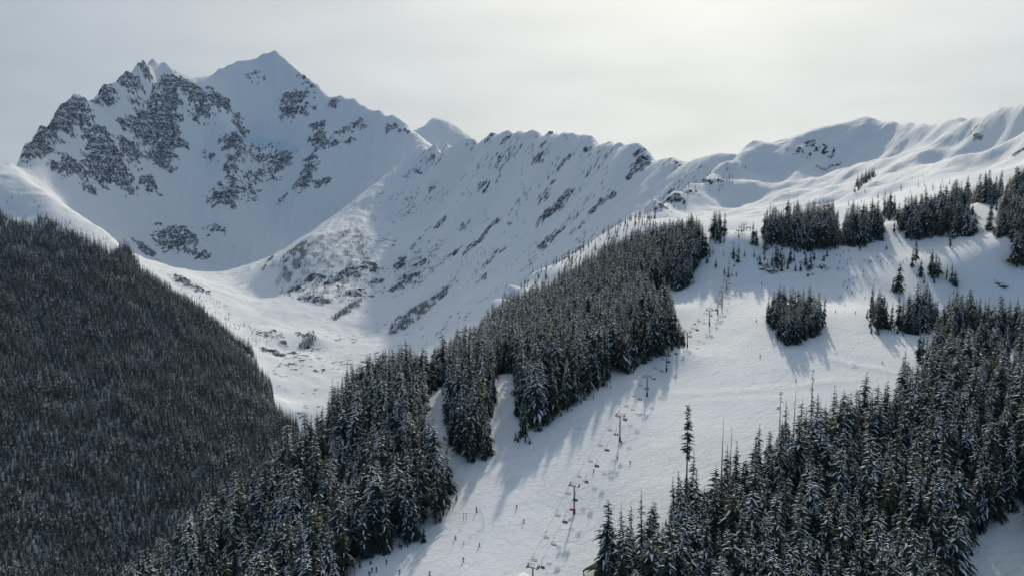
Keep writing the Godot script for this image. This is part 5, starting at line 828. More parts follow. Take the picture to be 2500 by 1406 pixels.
func plant(model: Dictionary, called: String, label: String, category: String, group: String, x: float, z: float, h: float, turn: float, fat: float) -> Node3D:
	var o := thing(called, label, category, Vector3(x, height(x, z) - 0.15, z), group)
	o.rotation = Vector3(0.04 * sin(turn * 7.0), turn, 0.04 * cos(turn * 5.0))
	o.scale = Vector3(h / 25.0 * fat, h / 25.0, h / 25.0 * fat * (0.85 + 0.3 * sin(turn * 3.0) ** 2))
	part("trunk", model.trunk, o)
	var crown := part("crown", model.crown, o)
	part("snow", model.snow, crown).set_meta("kind", "stuff")
	return o

func build_trees() -> void:
	set_tree_materials()
	# spread, foot, snow, boughs, whorls, cuts, needles
	models = [
		conifer(1, 0.150, 0.06, 0.38, 8, 30, 3, 0), conifer(2, 0.130, 0.09, 0.3, 8, 32, 3, 1), conifer(3, 0.180, 0.05, 0.42, 8, 28, 3, 2),
		conifer(4, 0.150, 0.14, 0.25, 6, 24, 3, 1, 0.86), conifer(5, 0.200, 0.04, 0.55, 8, 27, 3, 0), conifer(6, 0.120, 0.08, 0.35, 8, 30, 3, 2),
		conifer(7, 0.175, 0.10, 0.22, 7, 26, 3, 0, 0.92), conifer(8, 0.110, 0.16, 0.3, 6, 26, 3, 1)]
	far_models = [
		conifer(12, 0.12, 0.05, 0.12, 7, 16, 2, 2), conifer(16, 0.14, 0.05, 0.25, 7, 15, 2, 2), conifer(11, 0.13, 0.05, 0.4, 7, 15, 2, 2), conifer(14, 0.115, 0.05, 0.2, 7, 16, 2, 0), conifer(13, 0.15, 0.04, 0.6, 7, 15, 2, 2), conifer(15, 0.14, 0.04, 0.85, 7, 15, 2, 2)]
	scatter()
	var r := RandomNumberGenerator.new()
	r.seed = 9
	# the trees that show largest stand singly, the others as one wood each
	var order: Array = []
	for k in spots.size():
		var s = spots[k]
		if WOOD.has(s[3]) and WOOD[s[3]][3] or s[3] in ["crest", "rim"]:
			continue
		var d := sqrt(s[0] * s[0] + s[1] * s[1])
		var size: float = s[2] / d
		if absf(s[0]) > -s[1] * 0.69:
			size = 0.0
		var top: float = (base_height(s[0], s[1]) + s[2]) / d
		if top < -0.49:
			size *= 0.2
		order.append([size if s[3] != "lone" else 1.0, k])
	order.sort_custom(func(a, b): return a[0] > b[0] or (a[0] == b[0] and a[1] < b[1]))
	var single := {}
	for k in mini(300, order.size()):
		single[order[k][1]] = true
	var labels := name_singles(single)
	var woods_of := {}
	for k in spots.size():
		var s = spots[k]
		var turn := r.randf() * TAU
		var pick := r.randi()
		var fat := r.randf_range(0.75, 1.3)
		if single.has(k):
			plant(models[pick % models.size()], "conifer", labels[k], "tree", "single conifers on the open run" if s[3] == "lone" else "conifers around the ski run", s[0], s[1], s[2], turn, fat)
			continue
		var far: bool = s[3] == "crest" or (WOOD.has(s[3]) and WOOD[s[3]][3])
		var wood: String = {"hillside": "hillside_forest", "knob": "hillside_forest"}.get(s[3], "ridge_trees" if far else "slope_forest")
		if not woods_of.has(wood):
			woods_of[wood] = {}
		var kind := pick % (4 if far else models.size())
		if wood == "hillside_forest":
			kind = clampi(int(2.4 + 4.0 * n_mid.get_noise_2d(s[0] * 0.8 + 900.0, s[1] * 0.8) + r.randf_range(-2.6, 3.2)), 0, 5)
		if not woods_of[wood].has(kind):
			woods_of[wood][kind] = []
		var f: float = s[2] / 25.0
		woods_of[wood][kind].append(Transform3D(Basis(Vector3(cos(turn), 0, sin(turn)), 0.05 * sin(turn * 7.0)) * Basis(Vector3.UP, turn).scaled(Vector3(f * fat, f, f * fat * (0.85 + 0.3 * sin(turn * 3.0) ** 2))), Vector3(s[0], height(s[0], s[1]) - 0.2, s[1])))
	var text := {
		"hillside_forest": "dense dark snow-dusted conifer forest covering the steep hillside at left",
		"slope_forest": "dense snowy conifer forest filling the slopes beside the ski run",
		"ridge_trees": "small scattered conifers on the far snowy ridge and valley sides"}
	for wood in woods_of:
		var o := Node3D.new()
		o.name = wood
		o.set_meta("kind", "stuff")
		o.set_meta("label", text[wood])
		o.set_meta("category", "forest")
		add_child(o)
		for kind in woods_of[wood]:
			var list: Array = woods_of[wood][kind]
			var mm := MultiMesh.new()
			mm.transform_format = MultiMesh.TRANSFORM_3D
			mm.mesh = joined_mesh(far_models[kind] if wood != "slope_forest" else models[kind])
			mm.instance_count = list.size()
			for q in list.size():
				mm.set_instance_transform(q, list[q])
			var mi := MultiMeshInstance3D.new()
			mi.name = "conifers"
			mi.multimesh = mm
			mi.set_meta("kind", "stuff")
			o.add_child(mi, true)
		print(wood, " ", woods_of[wood].values().reduce(func(a, b): return a + b.size(), 0))

# words that single each of these trees out: its wood, rows from the front, side, and place counted from the left
func name_singles(single: Dictionary) -> Dictionary:
	var by_wood := {}
	for k in single:
		var s = spots[k]
		if not by_wood.has(s[3]):
			by_wood[s[3]] = []
		by_wood[s[3]].append([s[0] / -s[1], sqrt(s[0] * s[0] + s[1] * s[1]), k])
	var labels := {}
	for wood in by_wood:
		var list: Array = by_wood[wood]
		var split: bool = list.size() > 9
		list.sort_custom(func(a, b): return a[1] < b[1])
		for q in list.size():
			list[q].append(q * 4 / list.size() if split else 0)
		list.sort_custom(func(a, b): return a[0] < b[0])
		var seen := {}
		for q in list.size():
			var side := q * 3 / list.size() if split else 0
			var zone := "%d_%d" % [list[q][3], side]
			seen[zone] = seen.get(zone, 0) + 1
			var s = spots[list[q][2]]
			var size := "tall" if s[2] > 25.0 else ("mid-height" if s[2] > 14.0 else "small")
			var place: String = WOOD_SHORT.get(wood, "open snow")
			var rows: String = ["front rows", "second rows", "third rows", "back rows"][list[q][3]]
			var where := "%s of the %s, %s" % [rows, place, ["left part", "middle part", "right part"][side]] if split else "the %s" % place
			labels[list[q][2]] = "%s snowy conifer, %s from left in the %s" % [size, nth_word(seen[zone]), where.trim_prefix("the ")]
	return labels

const WOOD_SHORT := {
	"left": "left forest", "strip": "narrow tree strip", "middle": "middle forest", "right": "lower-right forest", "band": "tree band under the gully",
	"island": "tree island", "upper": "clumps at the top", "headwall": "headwall", "gully": "shaded gully", "gap": "thin trees at right edge", "lone": "open snow", "back": "trees behind the side trails", "scattered": "scattered trees at the top"}

func nth_word(n: int) -> String:
	var words := ["first", "second", "third", "fourth", "fifth", "sixth", "seventh", "eighth", "ninth", "tenth", "eleventh", "twelfth"]
	if n <= 12:
		return words[n - 1]
	return "%d%s" % [n, ["th", "st", "nd", "rd"][n % 10 if n % 10 < 4 and n / 10 != 1 else 0]]

# ------------------------------------------------------------------ chairlift
# foot of each tower (x, z) and its height, from the lowest up
var tower_feet := [[7.3, -253.9, 9.4], [25.4, -298.9, 12.6], [51.4, -352.3, 13.1], [72.4, -398.5, 11.4], [88.8, -428.9, 10.0], [108.1, -461.5, 10.2], [130.7, -497.1, 10.6], [141.8, -518.0, 10.2], [148.7, -532.6, 11.3], [162.0, -569.4, 8.1], [185.9, -622.9, 6.0], [193.4, -639.4, 5.2], [199.7, -654.2, 6.7]]
var rope_points: Array = [[], []]     # rope over each tower head: going down (left), going up (right)

func box(size: Vector3, at := Vector3.ZERO, turn := Vector3.ZERO) -> Array:
	return [size, at, turn]

# bevelled boxes joined into one mesh
func boxes(list: Array, m: Material) -> ArrayMesh:
	var st := SurfaceTool.new()
	st.begin(Mesh.PRIMITIVE_TRIANGLES)
	for b in list:
		var s: Vector3 = b[0] / 2.0
		var c := minf(minf(s.x, s.y), s.z) * 0.22
		var frame := Transform3D(Basis.from_euler(b[2]), b[1])
		var pts := PackedVector3Array()
		for k in 3:
			var i := (k + 1) % 3
			var j := (k + 2) % 3
			for side in [-1.0, 1.0]:
				var ring: Array = []
				for q in [[-1, -1], [1, -1], [1, 1], [-1, 1]]:
					var v := Vector3.ZERO
					v[k] = s[k] * side
					v[i] = (s[i] - c) * q[0]
					v[j] = (s[j] - c) * q[1]
					ring.append(v)
				if side < 0:
					ring.reverse()
				for t in [0, 2, 1, 0, 3, 2]:
					pts.append(frame * ring[t])
		for k in 3:
			var i := (k + 1) % 3
			var j := (k + 2) % 3
			for a in [-1.0, 1.0]:
				for b2 in [-1.0, 1.0]:
					var ring: Array = []
					for q in [[0, -1], [0, 1], [1, 1], [1, -1]]:
						var v := Vector3.ZERO
						v[k] = (s[k] - c) * q[1]
						v[i] = (s[i] - (c if q[0] else 0.0)) * a
						v[j] = (s[j] - (0.0 if q[0] else c)) * b2
						ring.append(v)
					if a * b2 < 0:
						ring.reverse()
					for t in [0, 1, 2, 0, 2, 3]:
						pts.append(frame * ring[t])
		for p in pts:
			st.add_vertex(p)
	st.generate_normals()
	st.set_material(m)
	return st.commit()

# round bar through points
func bar(points: Array, radius: float, sides: int, m: Material, end_radius := -1.0) -> ArrayMesh:
	var st := SurfaceTool.new()
	st.begin(Mesh.PRIMITIVE_TRIANGLES)
	var rings: Array = []
	for k in points.size():
		var a: Vector3 = points[maxi(k - 1, 0)]
		var b: Vector3 = points[mini(k + 1, points.size() - 1)]
		var d := (b - a).normalized()
		var u := d.cross(Vector3.RIGHT if absf(d.x) < 0.9 else Vector3.UP).normalized()
		var v := d.cross(u)
		var ring: Array = []
		var rad := radius if end_radius < 0.0 else lerpf(radius, end_radius, float(k) / (points.size() - 1))
		for i in sides:
			var t := TAU * i / sides
			ring.append(points[k] + (u * cos(t) + v * sin(t)) * rad)
		rings.append(ring)
	st.set_smooth_group(0)
	for k in points.size() - 1:
		for i in sides:
			var j := (i + 1) % sides
			for p in [rings[k][i], rings[k + 1][i], rings[k][j], rings[k][j], rings[k + 1][i], rings[k + 1][j]]:
				st.add_vertex(p)
	st.set_smooth_group(-1)
	for e in [0, points.size() - 1]:
		for i in range(1, sides - 1):
			for p in [rings[e][0], rings[e][i], rings[e][i + 1]] if e == 0 else [rings[e][0], rings[e][i + 1], rings[e][i]]:
				st.add_vertex(p)
	st.generate_normals()
	st.set_material(m)
	return st.commit()

func set_lift_materials() -> void:
	var steel := plain("galvanised", Color(0.2, 0.205, 0.21), 0.55, 0.3)
	steel.roughness_texture = grain(0.05, 3, 256, 21)
	plain("dark_steel", Color(0.045, 0.047, 0.05), 0.55, 0.2)
	plain("rubber_pad", Color(0.025, 0.027, 0.035), 0.8)
	plain("plate_yellow", Color(0.5, 0.42, 0.02), 0.6)
	plain("flag_red", Color(0.6, 0.03, 0.035), 0.7)
	plain("timber", Color(0.09, 0.06, 0.04), 0.85)
	plain("cut_snow", Color(0.78, 0.8, 0.82), 0.8)
	plain("glass_dark", Color(0.02, 0.025, 0.03), 0.15)
	plain("bamboo", Color(0.12, 0.1, 0.07), 0.7)
	plain("rock_grey", Color(0.07, 0.068, 0.07), 0.9)

func lathe(profile: Array, sides: int, m: Material) -> ArrayMesh:
	# profile: Vector2(radius, y) from the bottom up
	var at := PackedVector3Array()
	var idx := PackedInt32Array()
	for p in profile:
		for i in sides:
			var a := TAU * i / sides
			at.append(Vector3(cos(a) * p.x, p.y, sin(a) * p.x))
	for j in profile.size() - 1:
		for i in sides:
			var e := j * sides + i
			var f := j * sides + (i + 1) % sides
			idx.append_array([e, e + sides, f, f, e + sides, f + sides])
	return mesh_of(at, idx, m)

func build_lift() -> void:
	set_lift_materials()
	var steel: Material = materials["galvanised"]
	var dark: Material = materials["dark_steel"]
	var half := 2.05
	var n := tower_feet.size()
	var ordinal := ["lowest", "second", "third", "fourth", "fifth", "sixth", "seventh", "eighth", "ninth", "tenth", "eleventh", "twelfth", "topmost"]
	var wheel := lathe([Vector2(0.05, -0.06), Vector2(0.2, -0.06), Vector2(0.17, 0.0), Vector2(0.2, 0.06), Vector2(0.05, 0.06)], 10, dark)
	for k in n:
		var f: Array = tower_feet[k]
		var a: Array = tower_feet[maxi(k - 1, 0)]
		var b: Array = tower_feet[mini(k + 1, n - 1)]
		var along := Vector3(b[0] - a[0], 0, b[1] - a[1]).normalized()
		var tall: float = f[2]
		var foot := Vector3(f[0], height(f[0], f[1]), f[1])
		var note := " with a yellow number plate" if k == 1 else ""
		var t := thing("lift_tower", "grey steel chairlift tower%s, %s up the line" % [note, ordinal[mini(k, 12)]], "lift tower", foot, "towers of the chairlift")
		t.rotation.y = atan2(-along.x, -along.z)
		part("pole", bar([Vector3(0, -1.0, 0), Vector3(0, tall * 0.5, 0), Vector3(0, tall - 1.0, 0)], 0.34, 12, steel, 0.24), t)
		part("base_pad", bar([Vector3(0, -0.5, 0), Vector3(0, 2.1, 0)], 0.46, 10, materials["rubber_pad"]), t)
		var ladder: Array = [box(Vector3(0.04, tall - 3.5, 0.04), Vector3(-0.18, (tall + 2.4) / 2.0, 0.42)), box(Vector3(0.04, tall - 3.5, 0.04), Vector3(0.18, (tall + 2.4) / 2.0, 0.42))]
		for q in int((tall - 3.5) / 0.45):
			ladder.append(box(Vector3(0.36, 0.03, 0.03), Vector3(0, 3.0 + q * 0.45, 0.42)))
		part("ladder", boxes(ladder, steel), t)
		part("cross_arm", boxes([box(Vector3(half * 2 + 0.4, 0.34, 0.34), Vector3(0, tall - 0.95, 0)), box(Vector3(0.6, 0.5, 0.5), Vector3(0, tall - 0.95, 0))], steel), t)
		part("lifting_frame", boxes([
			box(Vector3(half * 2 + 0.3, 0.14, 0.14), Vector3(0, tall + 0.45, 0)), box(Vector3(0.12, 1.5, 0.12), Vector3(-half * 0.8, tall - 0.25, 0), Vector3(0, 0, 0.18)),
			box(Vector3(0.12, 1.5, 0.12), Vector3(half * 0.8, tall - 0.25, 0), Vector3(0, 0, -0.18)), box(Vector3(0.1, 1.4, 0.1), Vector3(-half * 0.3, tall - 0.25, 0), Vector3(0, 0, -0.3)),
			box(Vector3(0.1, 1.4, 0.1), Vector3(half * 0.3, tall - 0.25, 0), Vector3(0, 0, 0.3))], steel), t)
		for side in [-1.0, 1.0]:
			var train := part("sheave_train", boxes([box(Vector3(0.14, 0.26, 2.9), Vector3(side * half, tall - 0.62, 0), Vector3(0.06, 0, 0)), box(Vector3(0.5, 0.06, 2.4), Vector3(side * (half - 0.45), tall - 0.75, 0))], dark), t)
			for q in 4:
				var w := part("sheave", wheel, train)
				w.rotation.z = PI / 2
				w.position = Vector3(side * half, tall - 0.42 + (q - 1.5) * 0.045, (q - 1.5) * -0.72)
		part("work_platform", boxes([box(Vector3(0.9, 0.06, 0.7), Vector3(0, tall * 0.36, 0.1))], steel), t)
		if k == 1:
			part("number_plate", boxes([box(Vector3(1.0, 0.62, 0.06), Vector3(0.15, tall - 0.85, 0.32))], materials["plate_yellow"]), t)
		for s in 2:
			rope_points[s].append(t.transform * Vector3(half * (-1.0 if s == 0 else 1.0), tall - 0.2, 0))
	# the endless rope
	var rope := thing("haul_rope", "thin dark steel rope strung over all the chairlift towers", "cable")
	for s in 2:
		part("strand", bar(sagging(s), 0.035, 4, dark), rope)
	build_chairs()

func sagging(s: int) -> Array:
	var out: Array = []
	var p: Array = rope_points[s]
	for k in p.size() - 1:
		for q in 8:
			var t := q / 8.0
			out.append(p[k].lerp(p[k + 1], t) - Vector3(0, p[k].distance_to(p[k + 1]) * 0.075 * t * (1.0 - t), 0))
	out.append(p[-1])
	return out

func rope_at(s: int, metres: float) -> Array:
	# [point on the rope, direction uphill, next tower's number] at that distance from the lowest tower
	var p: Array = rope_points[s]
	for k in p.size() - 1:
		var span: float = p[k].distance_to(p[k + 1])
		if metres <= span:
			var t := metres / span
			return [p[k].lerp(p[k + 1], t) - Vector3(0, span * 0.075 * t * (1.0 - t), 0), (p[k + 1] - p[k]).normalized(), k + 1]
		metres -= span
	return []

func make_chair() -> Node3D:
	# hangs from the grip at the origin, faces -z (uphill side of the line)
	var steel: Material = materials["galvanised"]
	var dark: Material = materials["dark_steel"]
	var o := Node3D.new()
	part("grip", boxes([box(Vector3(0.16, 0.2, 0.42), Vector3(0, -0.02, 0))], dark), o)
	part("hanger", bar([Vector3(0, -0.1, 0), Vector3(0.02, -0.9, 0.32), Vector3(0.0, -1.6, 0.36), Vector3(0, -2.0, 0.3)], 0.05, 6, steel), o)
	part("frame", boxes([box(Vector3(2.1, 0.07, 0.07), Vector3(0, -2.0, 0.3)), box(Vector3(0.06, 1.05, 0.06), Vector3(-1.02, -2.52, 0.3)), box(Vector3(0.06, 1.05, 0.06), Vector3(1.02, -2.52, 0.3)),
		box(Vector3(0.06, 0.06, 0.6), Vector3(-1.02, -3.02, 0.03)), box(Vector3(0.06, 0.06, 0.6), Vector3(1.02, -3.02, 0.03))], steel), o)
	part("backrest", boxes([box(Vector3(2.0, 0.12, 0.06), Vector3(0, -2.45, 0.33), Vector3(-0.1, 0, 0)), box(Vector3(2.0, 0.12, 0.06), Vector3(0, -2.68, 0.31), Vector3(-0.1, 0, 0))], dark), o)
	part("seat", boxes([box(Vector3(2.04, 0.09, 0.52), Vector3(0, -3.0, 0.02), Vector3(0.08, 0, 0))], dark), o)
	return o

func build_chairs() -> void:
	var proto := make_chair()
	var r := RandomNumberGenerator.new()
	r.seed = 31
	var below := ["", "above the lowest tower", "above the second tower", "above the third tower", "above the fourth tower", "above the fifth tower", "above the sixth tower", "above the seventh tower", "above the eighth tower", "above the ninth tower", "above the tenth tower", "above the eleventh tower", "above the twelfth tower"]
	var nth := ["first", "second", "third", "fourth", "fifth", "sixth", "seventh", "eighth", "ninth"]
	for s in 2:
		var metres := 7.0 if s == 0 else 4.0
		var last := -1
		var in_span := 0
		var gap := 13.6
		while true:
			var at := rope_at(s, metres)
			if at.is_empty():
				break
			if at[2] != last:
				last = at[2]
				in_span = 0
			var along: Vector3 = at[1]
			var riders := 0
			if s == 1:
				riders = [2, 3, 2, 2, 3, 0, 2, 3][r.randi() % 8] if last < 8 else (2 if r.randf() < 0.4 else 0)
			var c: Node3D = proto.duplicate()
			c.name = numbered("lift_chair")
			add_child(c)
			c.position = at[0]
			var turn := atan2(-along.x, -along.z)
			c.rotation.y = turn if s == 1 else turn + PI
			var load_: String = ["empty", "", "occupied", "fully occupied"][riders]
			c.set_meta("label", "%s %s chair, %s %s" % [load_, "downhill-bound left" if s == 0 else "uphill-bound right", nth[mini(in_span, 8)], below[mini(last, 12)]])
			c.set_meta("category", "lift chair")
			c.set_meta("group", "chairs of the chairlift")
			if riders:
				seat_riders(c, riders, "%s chair %s" % [nth[mini(in_span, 8)], below[mini(last, 12)]], r)
			metres += gap
			in_span += 1
	proto.free()

# ------------------------------------------------------------------ people
# skiers on the snow: x, z, heading (degrees), pose, jacket, label
var skiers := [
	[-22.2, -285.6, 232, "ski", 2, "skier in dark clothes below the open gate frame"],
	[-12.6, -279.8, 239, "ski", 0, "skier in dark clothes right of the rope fence"],
	[-18.2, -271.4, 197, "ski", 0, "skier turning near the bottom edge below the rope fence"],
	[-41.3, -266.8, 160, "ski", 1, "skier in a crouch near the bottom edge right of the hut"],
	[-47.2, -273.5, 168, "stand", 0, "person standing at the left edge of the run above the hut"],
	[-50.3, -269.4, 213, "stand", 1, "right person of the pair standing beside the hut"],
	[-52.6, -267.6, 204, "stand", 3, "person standing lowest by the hut at the bottom edge"],
	[-51.9, -269.4, 167, "stand", 0, "left person of the pair standing beside the hut"],
	[-43.0, -283.6, 154, "stand", 2, "person at the tree edge left of the run"],
	[-30.1, -264.4, 236, "ski", 2, "skier cut by the bottom edge left of the lift"],
	[2.0, -303.7, 162, "ski", 3, "upper of two skiers left of the second lift tower"],
	[4.8, -293.8, 110, "ski", 3, "lower of two skiers left of the second lift tower"],
	[36.3, -326.6, 131, "ski", 1, "skier just right of the chairs above the second tower"],
	[53.1, -331.0, 166, "ski", 2, "skier on open snow right of the third lift tower"],
	[25.7, -260.5, 227, "stand", 2, "small person right of the lowest tower at the bottom edge"],
	[-36.5, -358.8, 246, "ski", 1, "lone skier on the narrow left side trail"],
	[51.7, -349.5, 176, "stand", 2, "person standing at the foot of the third lift tower"],
	[48.1, -336.3, 197, "ski", 0, "skier in the shadow of the third lift tower"],
	[111.2, -497.6, 142, "ski", 2, "skier left of the sixth lift tower in the shade edge"],
	[125.4, -506.0, 113, "ski", 2, "skier beside the small red flag"],
	[159.1, -489.2, 225, "ski", 3, "skier between the seventh tower and the tree island"],
	[190.0, -574.6, 208, "ski", 3, "skier crossing the shaded slope under the headwall"],
	[142.7, -429.6, 160, "ski", 1, "skier on open snow below left of the tree island"],
	[150.1, -393.8, 183, "ski", 3, "skier in mid piste above the lower-right forest"],
	[201.1, -405.7, 224, "ski", 2, "skier on the cat road at right"],
	[244.3, -585.7, 122, "ski", 5, "distant skier, first from left at the edge of the tree shadows"],
	[246.7, -587.1, 156, "ski", 5, "distant skier, second from left at the edge of the tree shadows"],
	[209.9, -487.8, 185, "ski", 0, "distant skier, third from left at the edge of the tree shadows"],
	[257.5, -600.5, 159, "stand", 6, "distant skier, first from left in the crowd on the upper right run"],
	[251.3, -584.3, 172, "ski", 4, "distant skier, fourth from left at the edge of the tree shadows"],
	[251.8, -583.4, 196, "stand", 4, "distant skier, fifth from left at the edge of the tree shadows"],
	[256.1, -591.4, 175, "stand", 6, "distant skier, second from left in the crowd on the upper right run"],
	[233.9, -537.2, 245, "ski", 1, "distant skier, sixth from left at the edge of the tree shadows"],
	[260.1, -599.7, 214, "stand", 0, "distant skier, third from left in the crowd on the upper right run"],
	[254.7, -581.9, 154, "ski", 0, "distant skier, seventh from left at the edge of the tree shadows"],
	[244.1, -555.9, 167, "ski", 4, "distant skier, first from left coming down the middle of the upper run"],
	[265.5, -605.8, 117, "ski", 4, "distant skier, fourth from left in the crowd on the upper right run"],
	[247.8, -561.9, 227, "ski", 0, "distant skier, second from left coming down the middle of the upper run"],
	[226.5, -512.0, 238, "stand", 1, "distant skier, first from left at the foot of the upper run"],
	[263.2, -594.1, 226, "ski", 4, "distant skier, fifth from left in the crowd on the upper right run"],
	[260.7, -588.1, 179, "ski", 0, "distant skier, sixth from left in the crowd on the upper right run"],
	[245.4, -552.0, 152, "stand", 2, "distant skier, third from left coming down the middle of the upper run"],
	[270.5, -608.3, 197, "stand", 6, "distant skier, seventh from left in the crowd on the upper right run"],
	[251.2, -562.7, 149, "ski", 3, "distant skier, fourth from left coming down the middle of the upper run"],
	[266.2, -595.2, 258, "ski", 4, "distant skier, eighth from left in the crowd on the upper right run"],
	[245.0, -543.4, 219, "ski", 0, "distant skier, second from left at the foot of the upper run"],
	[252.3, -557.5, 107, "ski", 5, "distant skier, fifth from left coming down the middle of the upper run"],
	[256.0, -565.5, 141, "ski", 3, "distant skier, sixth from left coming down the middle of the upper run"],
	[222.1, -486.1, 174, "ski", 4, "distant skier, third from left at the foot of the upper run"],
	[257.6, -564.9, 107, "ski", 3, "distant skier, seventh from left coming down the middle of the upper run"],
	[282.3, -614.0, 132, "ski", 5, "distant skier, ninth from left in the crowd on the upper right run"],
	[252.2, -544.9, 105, "stand", 6, "distant skier, fourth from left at the foot of the upper run"],
	[262.9, -565.9, 129, "ski", 2, "distant skier, eighth from left coming down the middle of the upper run"],
	[266.2, -572.6, 247, "ski", 4, "distant skier, ninth from left coming down the middle of the upper run"],
	[275.9, -592.9, 128, "stand", 0, "distant skier, tenth from left in the crowd on the upper right run"],
	[249.3, -531.9, 255, "stand", 4, "distant skier, fifth from left at the foot of the upper run"],
	[279.0, -593.5, 227, "ski", 3, "distant skier, eleventh from left in the crowd on the upper right run"],
	[278.5, -589.5, 162, "ski", 3, "distant skier, twelfth from left in the crowd on the upper right run"],
	[281.5, -594.1, 177, "stand", 6, "distant skier, 13th from left in the crowd on the upper right run"],
	[253.4, -530.8, 103, "ski", 2, "distant skier, sixth from left at the foot of the upper run"],
	[281.8, -592.5, 126, "stand", 1, "distant skier, 14th from left in the crowd on the upper right run"],
	[264.4, -551.7, 221, "stand", 3, "distant skier, tenth from left coming down the middle of the upper run"],
	[268.1, -558.5, 181, "ski", 3, "distant skier, eleventh from left coming down the middle of the upper run"],
	[290.2, -602.2, 221, "ski", 1, "distant skier, 15th from left in the crowd on the upper right run"],
	[290.2, -595.2, 102, "ski", 1, "distant skier, 16th from left in the crowd on the upper right run"],
	[294.4, -599.5, 218, "stand", 4, "distant skier, 17th from left in the crowd on the upper right run"],
	[292.8, -590.0, 108, "stand", 1, "distant skier, 18th from left in the crowd on the upper right run"],
	[301.5, -604.1, 248, "ski", 2, "distant skier, 19th from left in the crowd on the upper right run"],
	[296.8, -590.4, 165, "ski", 0, "distant skier, 20th from left in the crowd on the upper right run"],
	[306.7, -592.9, 148, "ski", 5, "distant skier, 21st from left in the crowd on the upper right run"],
	[311.3, -597.0, 119, "stand", 1, "distant skier, 22nd from left in the crowd on the upper right run"]
]
var bodies := {}

func capsule(p: Vector3, a: Vector3, b: Vector3, ra: float, rb: float) -> float:
	var ab := b - a
	var t := clampf((p - a).dot(ab) / ab.length_squared(), 0.0, 1.0)
	return p.distance_to(a + ab * t) - lerpf(ra, rb, t)

# bones of a figure: from, to, radius, radius, colour (0 jacket, 1 trousers, 2 skin, 3 boots, 4 gloves)
func skeleton(pose: String) -> Array:
	var j := {}
	match pose:
		"ski":
			j = {"hip": Vector3(0.1, 0.84, 0.12), "knee": Vector3(0.14, 0.5, -0.13), "ankle": Vector3(0.14, 0.14, 0.02), "toe": Vector3(0.14, 0.07, -0.17), "waist": Vector3(0, 0.98, 0.06), "chest": Vector3(0, 1.22, -0.06), "shoulder": Vector3(0.19, 1.34, -0.1), "elbow": Vector3(0.33, 1.1, -0.17), "hand": Vector3(0.31, 1.0, -0.44), "neck": Vector3(0, 1.41, -0.13), "head": Vector3(0, 1.56, -0.18)}
		"stand":
			j = {"hip": Vector3(0.1, 0.92, 0), "knee": Vector3(0.12, 0.52, -0.03), "ankle": Vector3(0.13, 0.14, 0.02), "toe": Vector3(0.13, 0.07, -0.16), "waist": Vector3(0, 1.04, 0), "chest": Vector3(0, 1.29, 0), "shoulder": Vector3(0.2, 1.42, 0), "elbow": Vector3(0.29, 1.14, 0.04), "hand": Vector3(0.3, 0.98, -0.2), "neck": Vector3(0, 1.5, -0.01), "head": Vector3(0, 1.65, -0.03)}
		_:
			j = {"hip": Vector3(0.1, 0.13, 0.02), "knee": Vector3(0.13, 0.13, -0.43), "ankle": Vector3(0.13, -0.3, -0.5), "toe": Vector3(0.13, -0.37, -0.68), "waist": Vector3(0, 0.24, 0.04), "chest": Vector3(0, 0.5, 0.03), "shoulder": Vector3(0.2, 0.63, 0.03), "elbow": Vector3(0.28, 0.36, -0.04), "hand": Vector3(0.16, 0.27, -0.28), "neck": Vector3(0, 0.71, 0.02), "head": Vector3(0, 0.86, -0.01)}
	var out: Array = [
		[j.waist, j.chest, 0.145, 0.165, 0], [j.chest, j.neck, 0.15, 0.07, 0], [j.neck, j.head, 0.06, 0.075, 2], [j.head + Vector3(0, -0.05, -0.02), j.head + Vector3(0, 0.04, 0.01), 0.082, 0.1, 2],
		[j.head + Vector3(0, -0.015, -0.085), j.head + Vector3(0, -0.03, -0.112), 0.018, 0.014, 2]]
	for s in [-1.0, 1.0]:
		var f := Vector3(s, 1, 1)
		out.append([j.hip * f, j.waist, 0.13, 0.13, 1])
		out.append([j.hip * f, j.knee * f, 0.105, 0.075, 1])
		out.append([j.knee * f, j.ankle * f, 0.078, 0.065, 1])
		out.append([j.ankle * f, j.toe * f, 0.075, 0.055, 3])
		out.append([j.chest, j.shoulder * f, 0.12, 0.082, 0])
		out.append([j.shoulder * f, j.elbow * f, 0.075, 0.06, 0])
		out.append([j.elbow * f, j.hand * f, 0.06, 0.045, 0])
		out.append([j.hand * f, j.hand * f + Vector3(-s * 0.02, -0.01, -0.09), 0.048, 0.036, 4])
		out.append([j.hand * f + Vector3(-s * 0.02, 0.02, -0.02), j.hand * f + Vector3(-s * 0.06, 0.02, -0.07), 0.02, 0.016, 4])
	return out

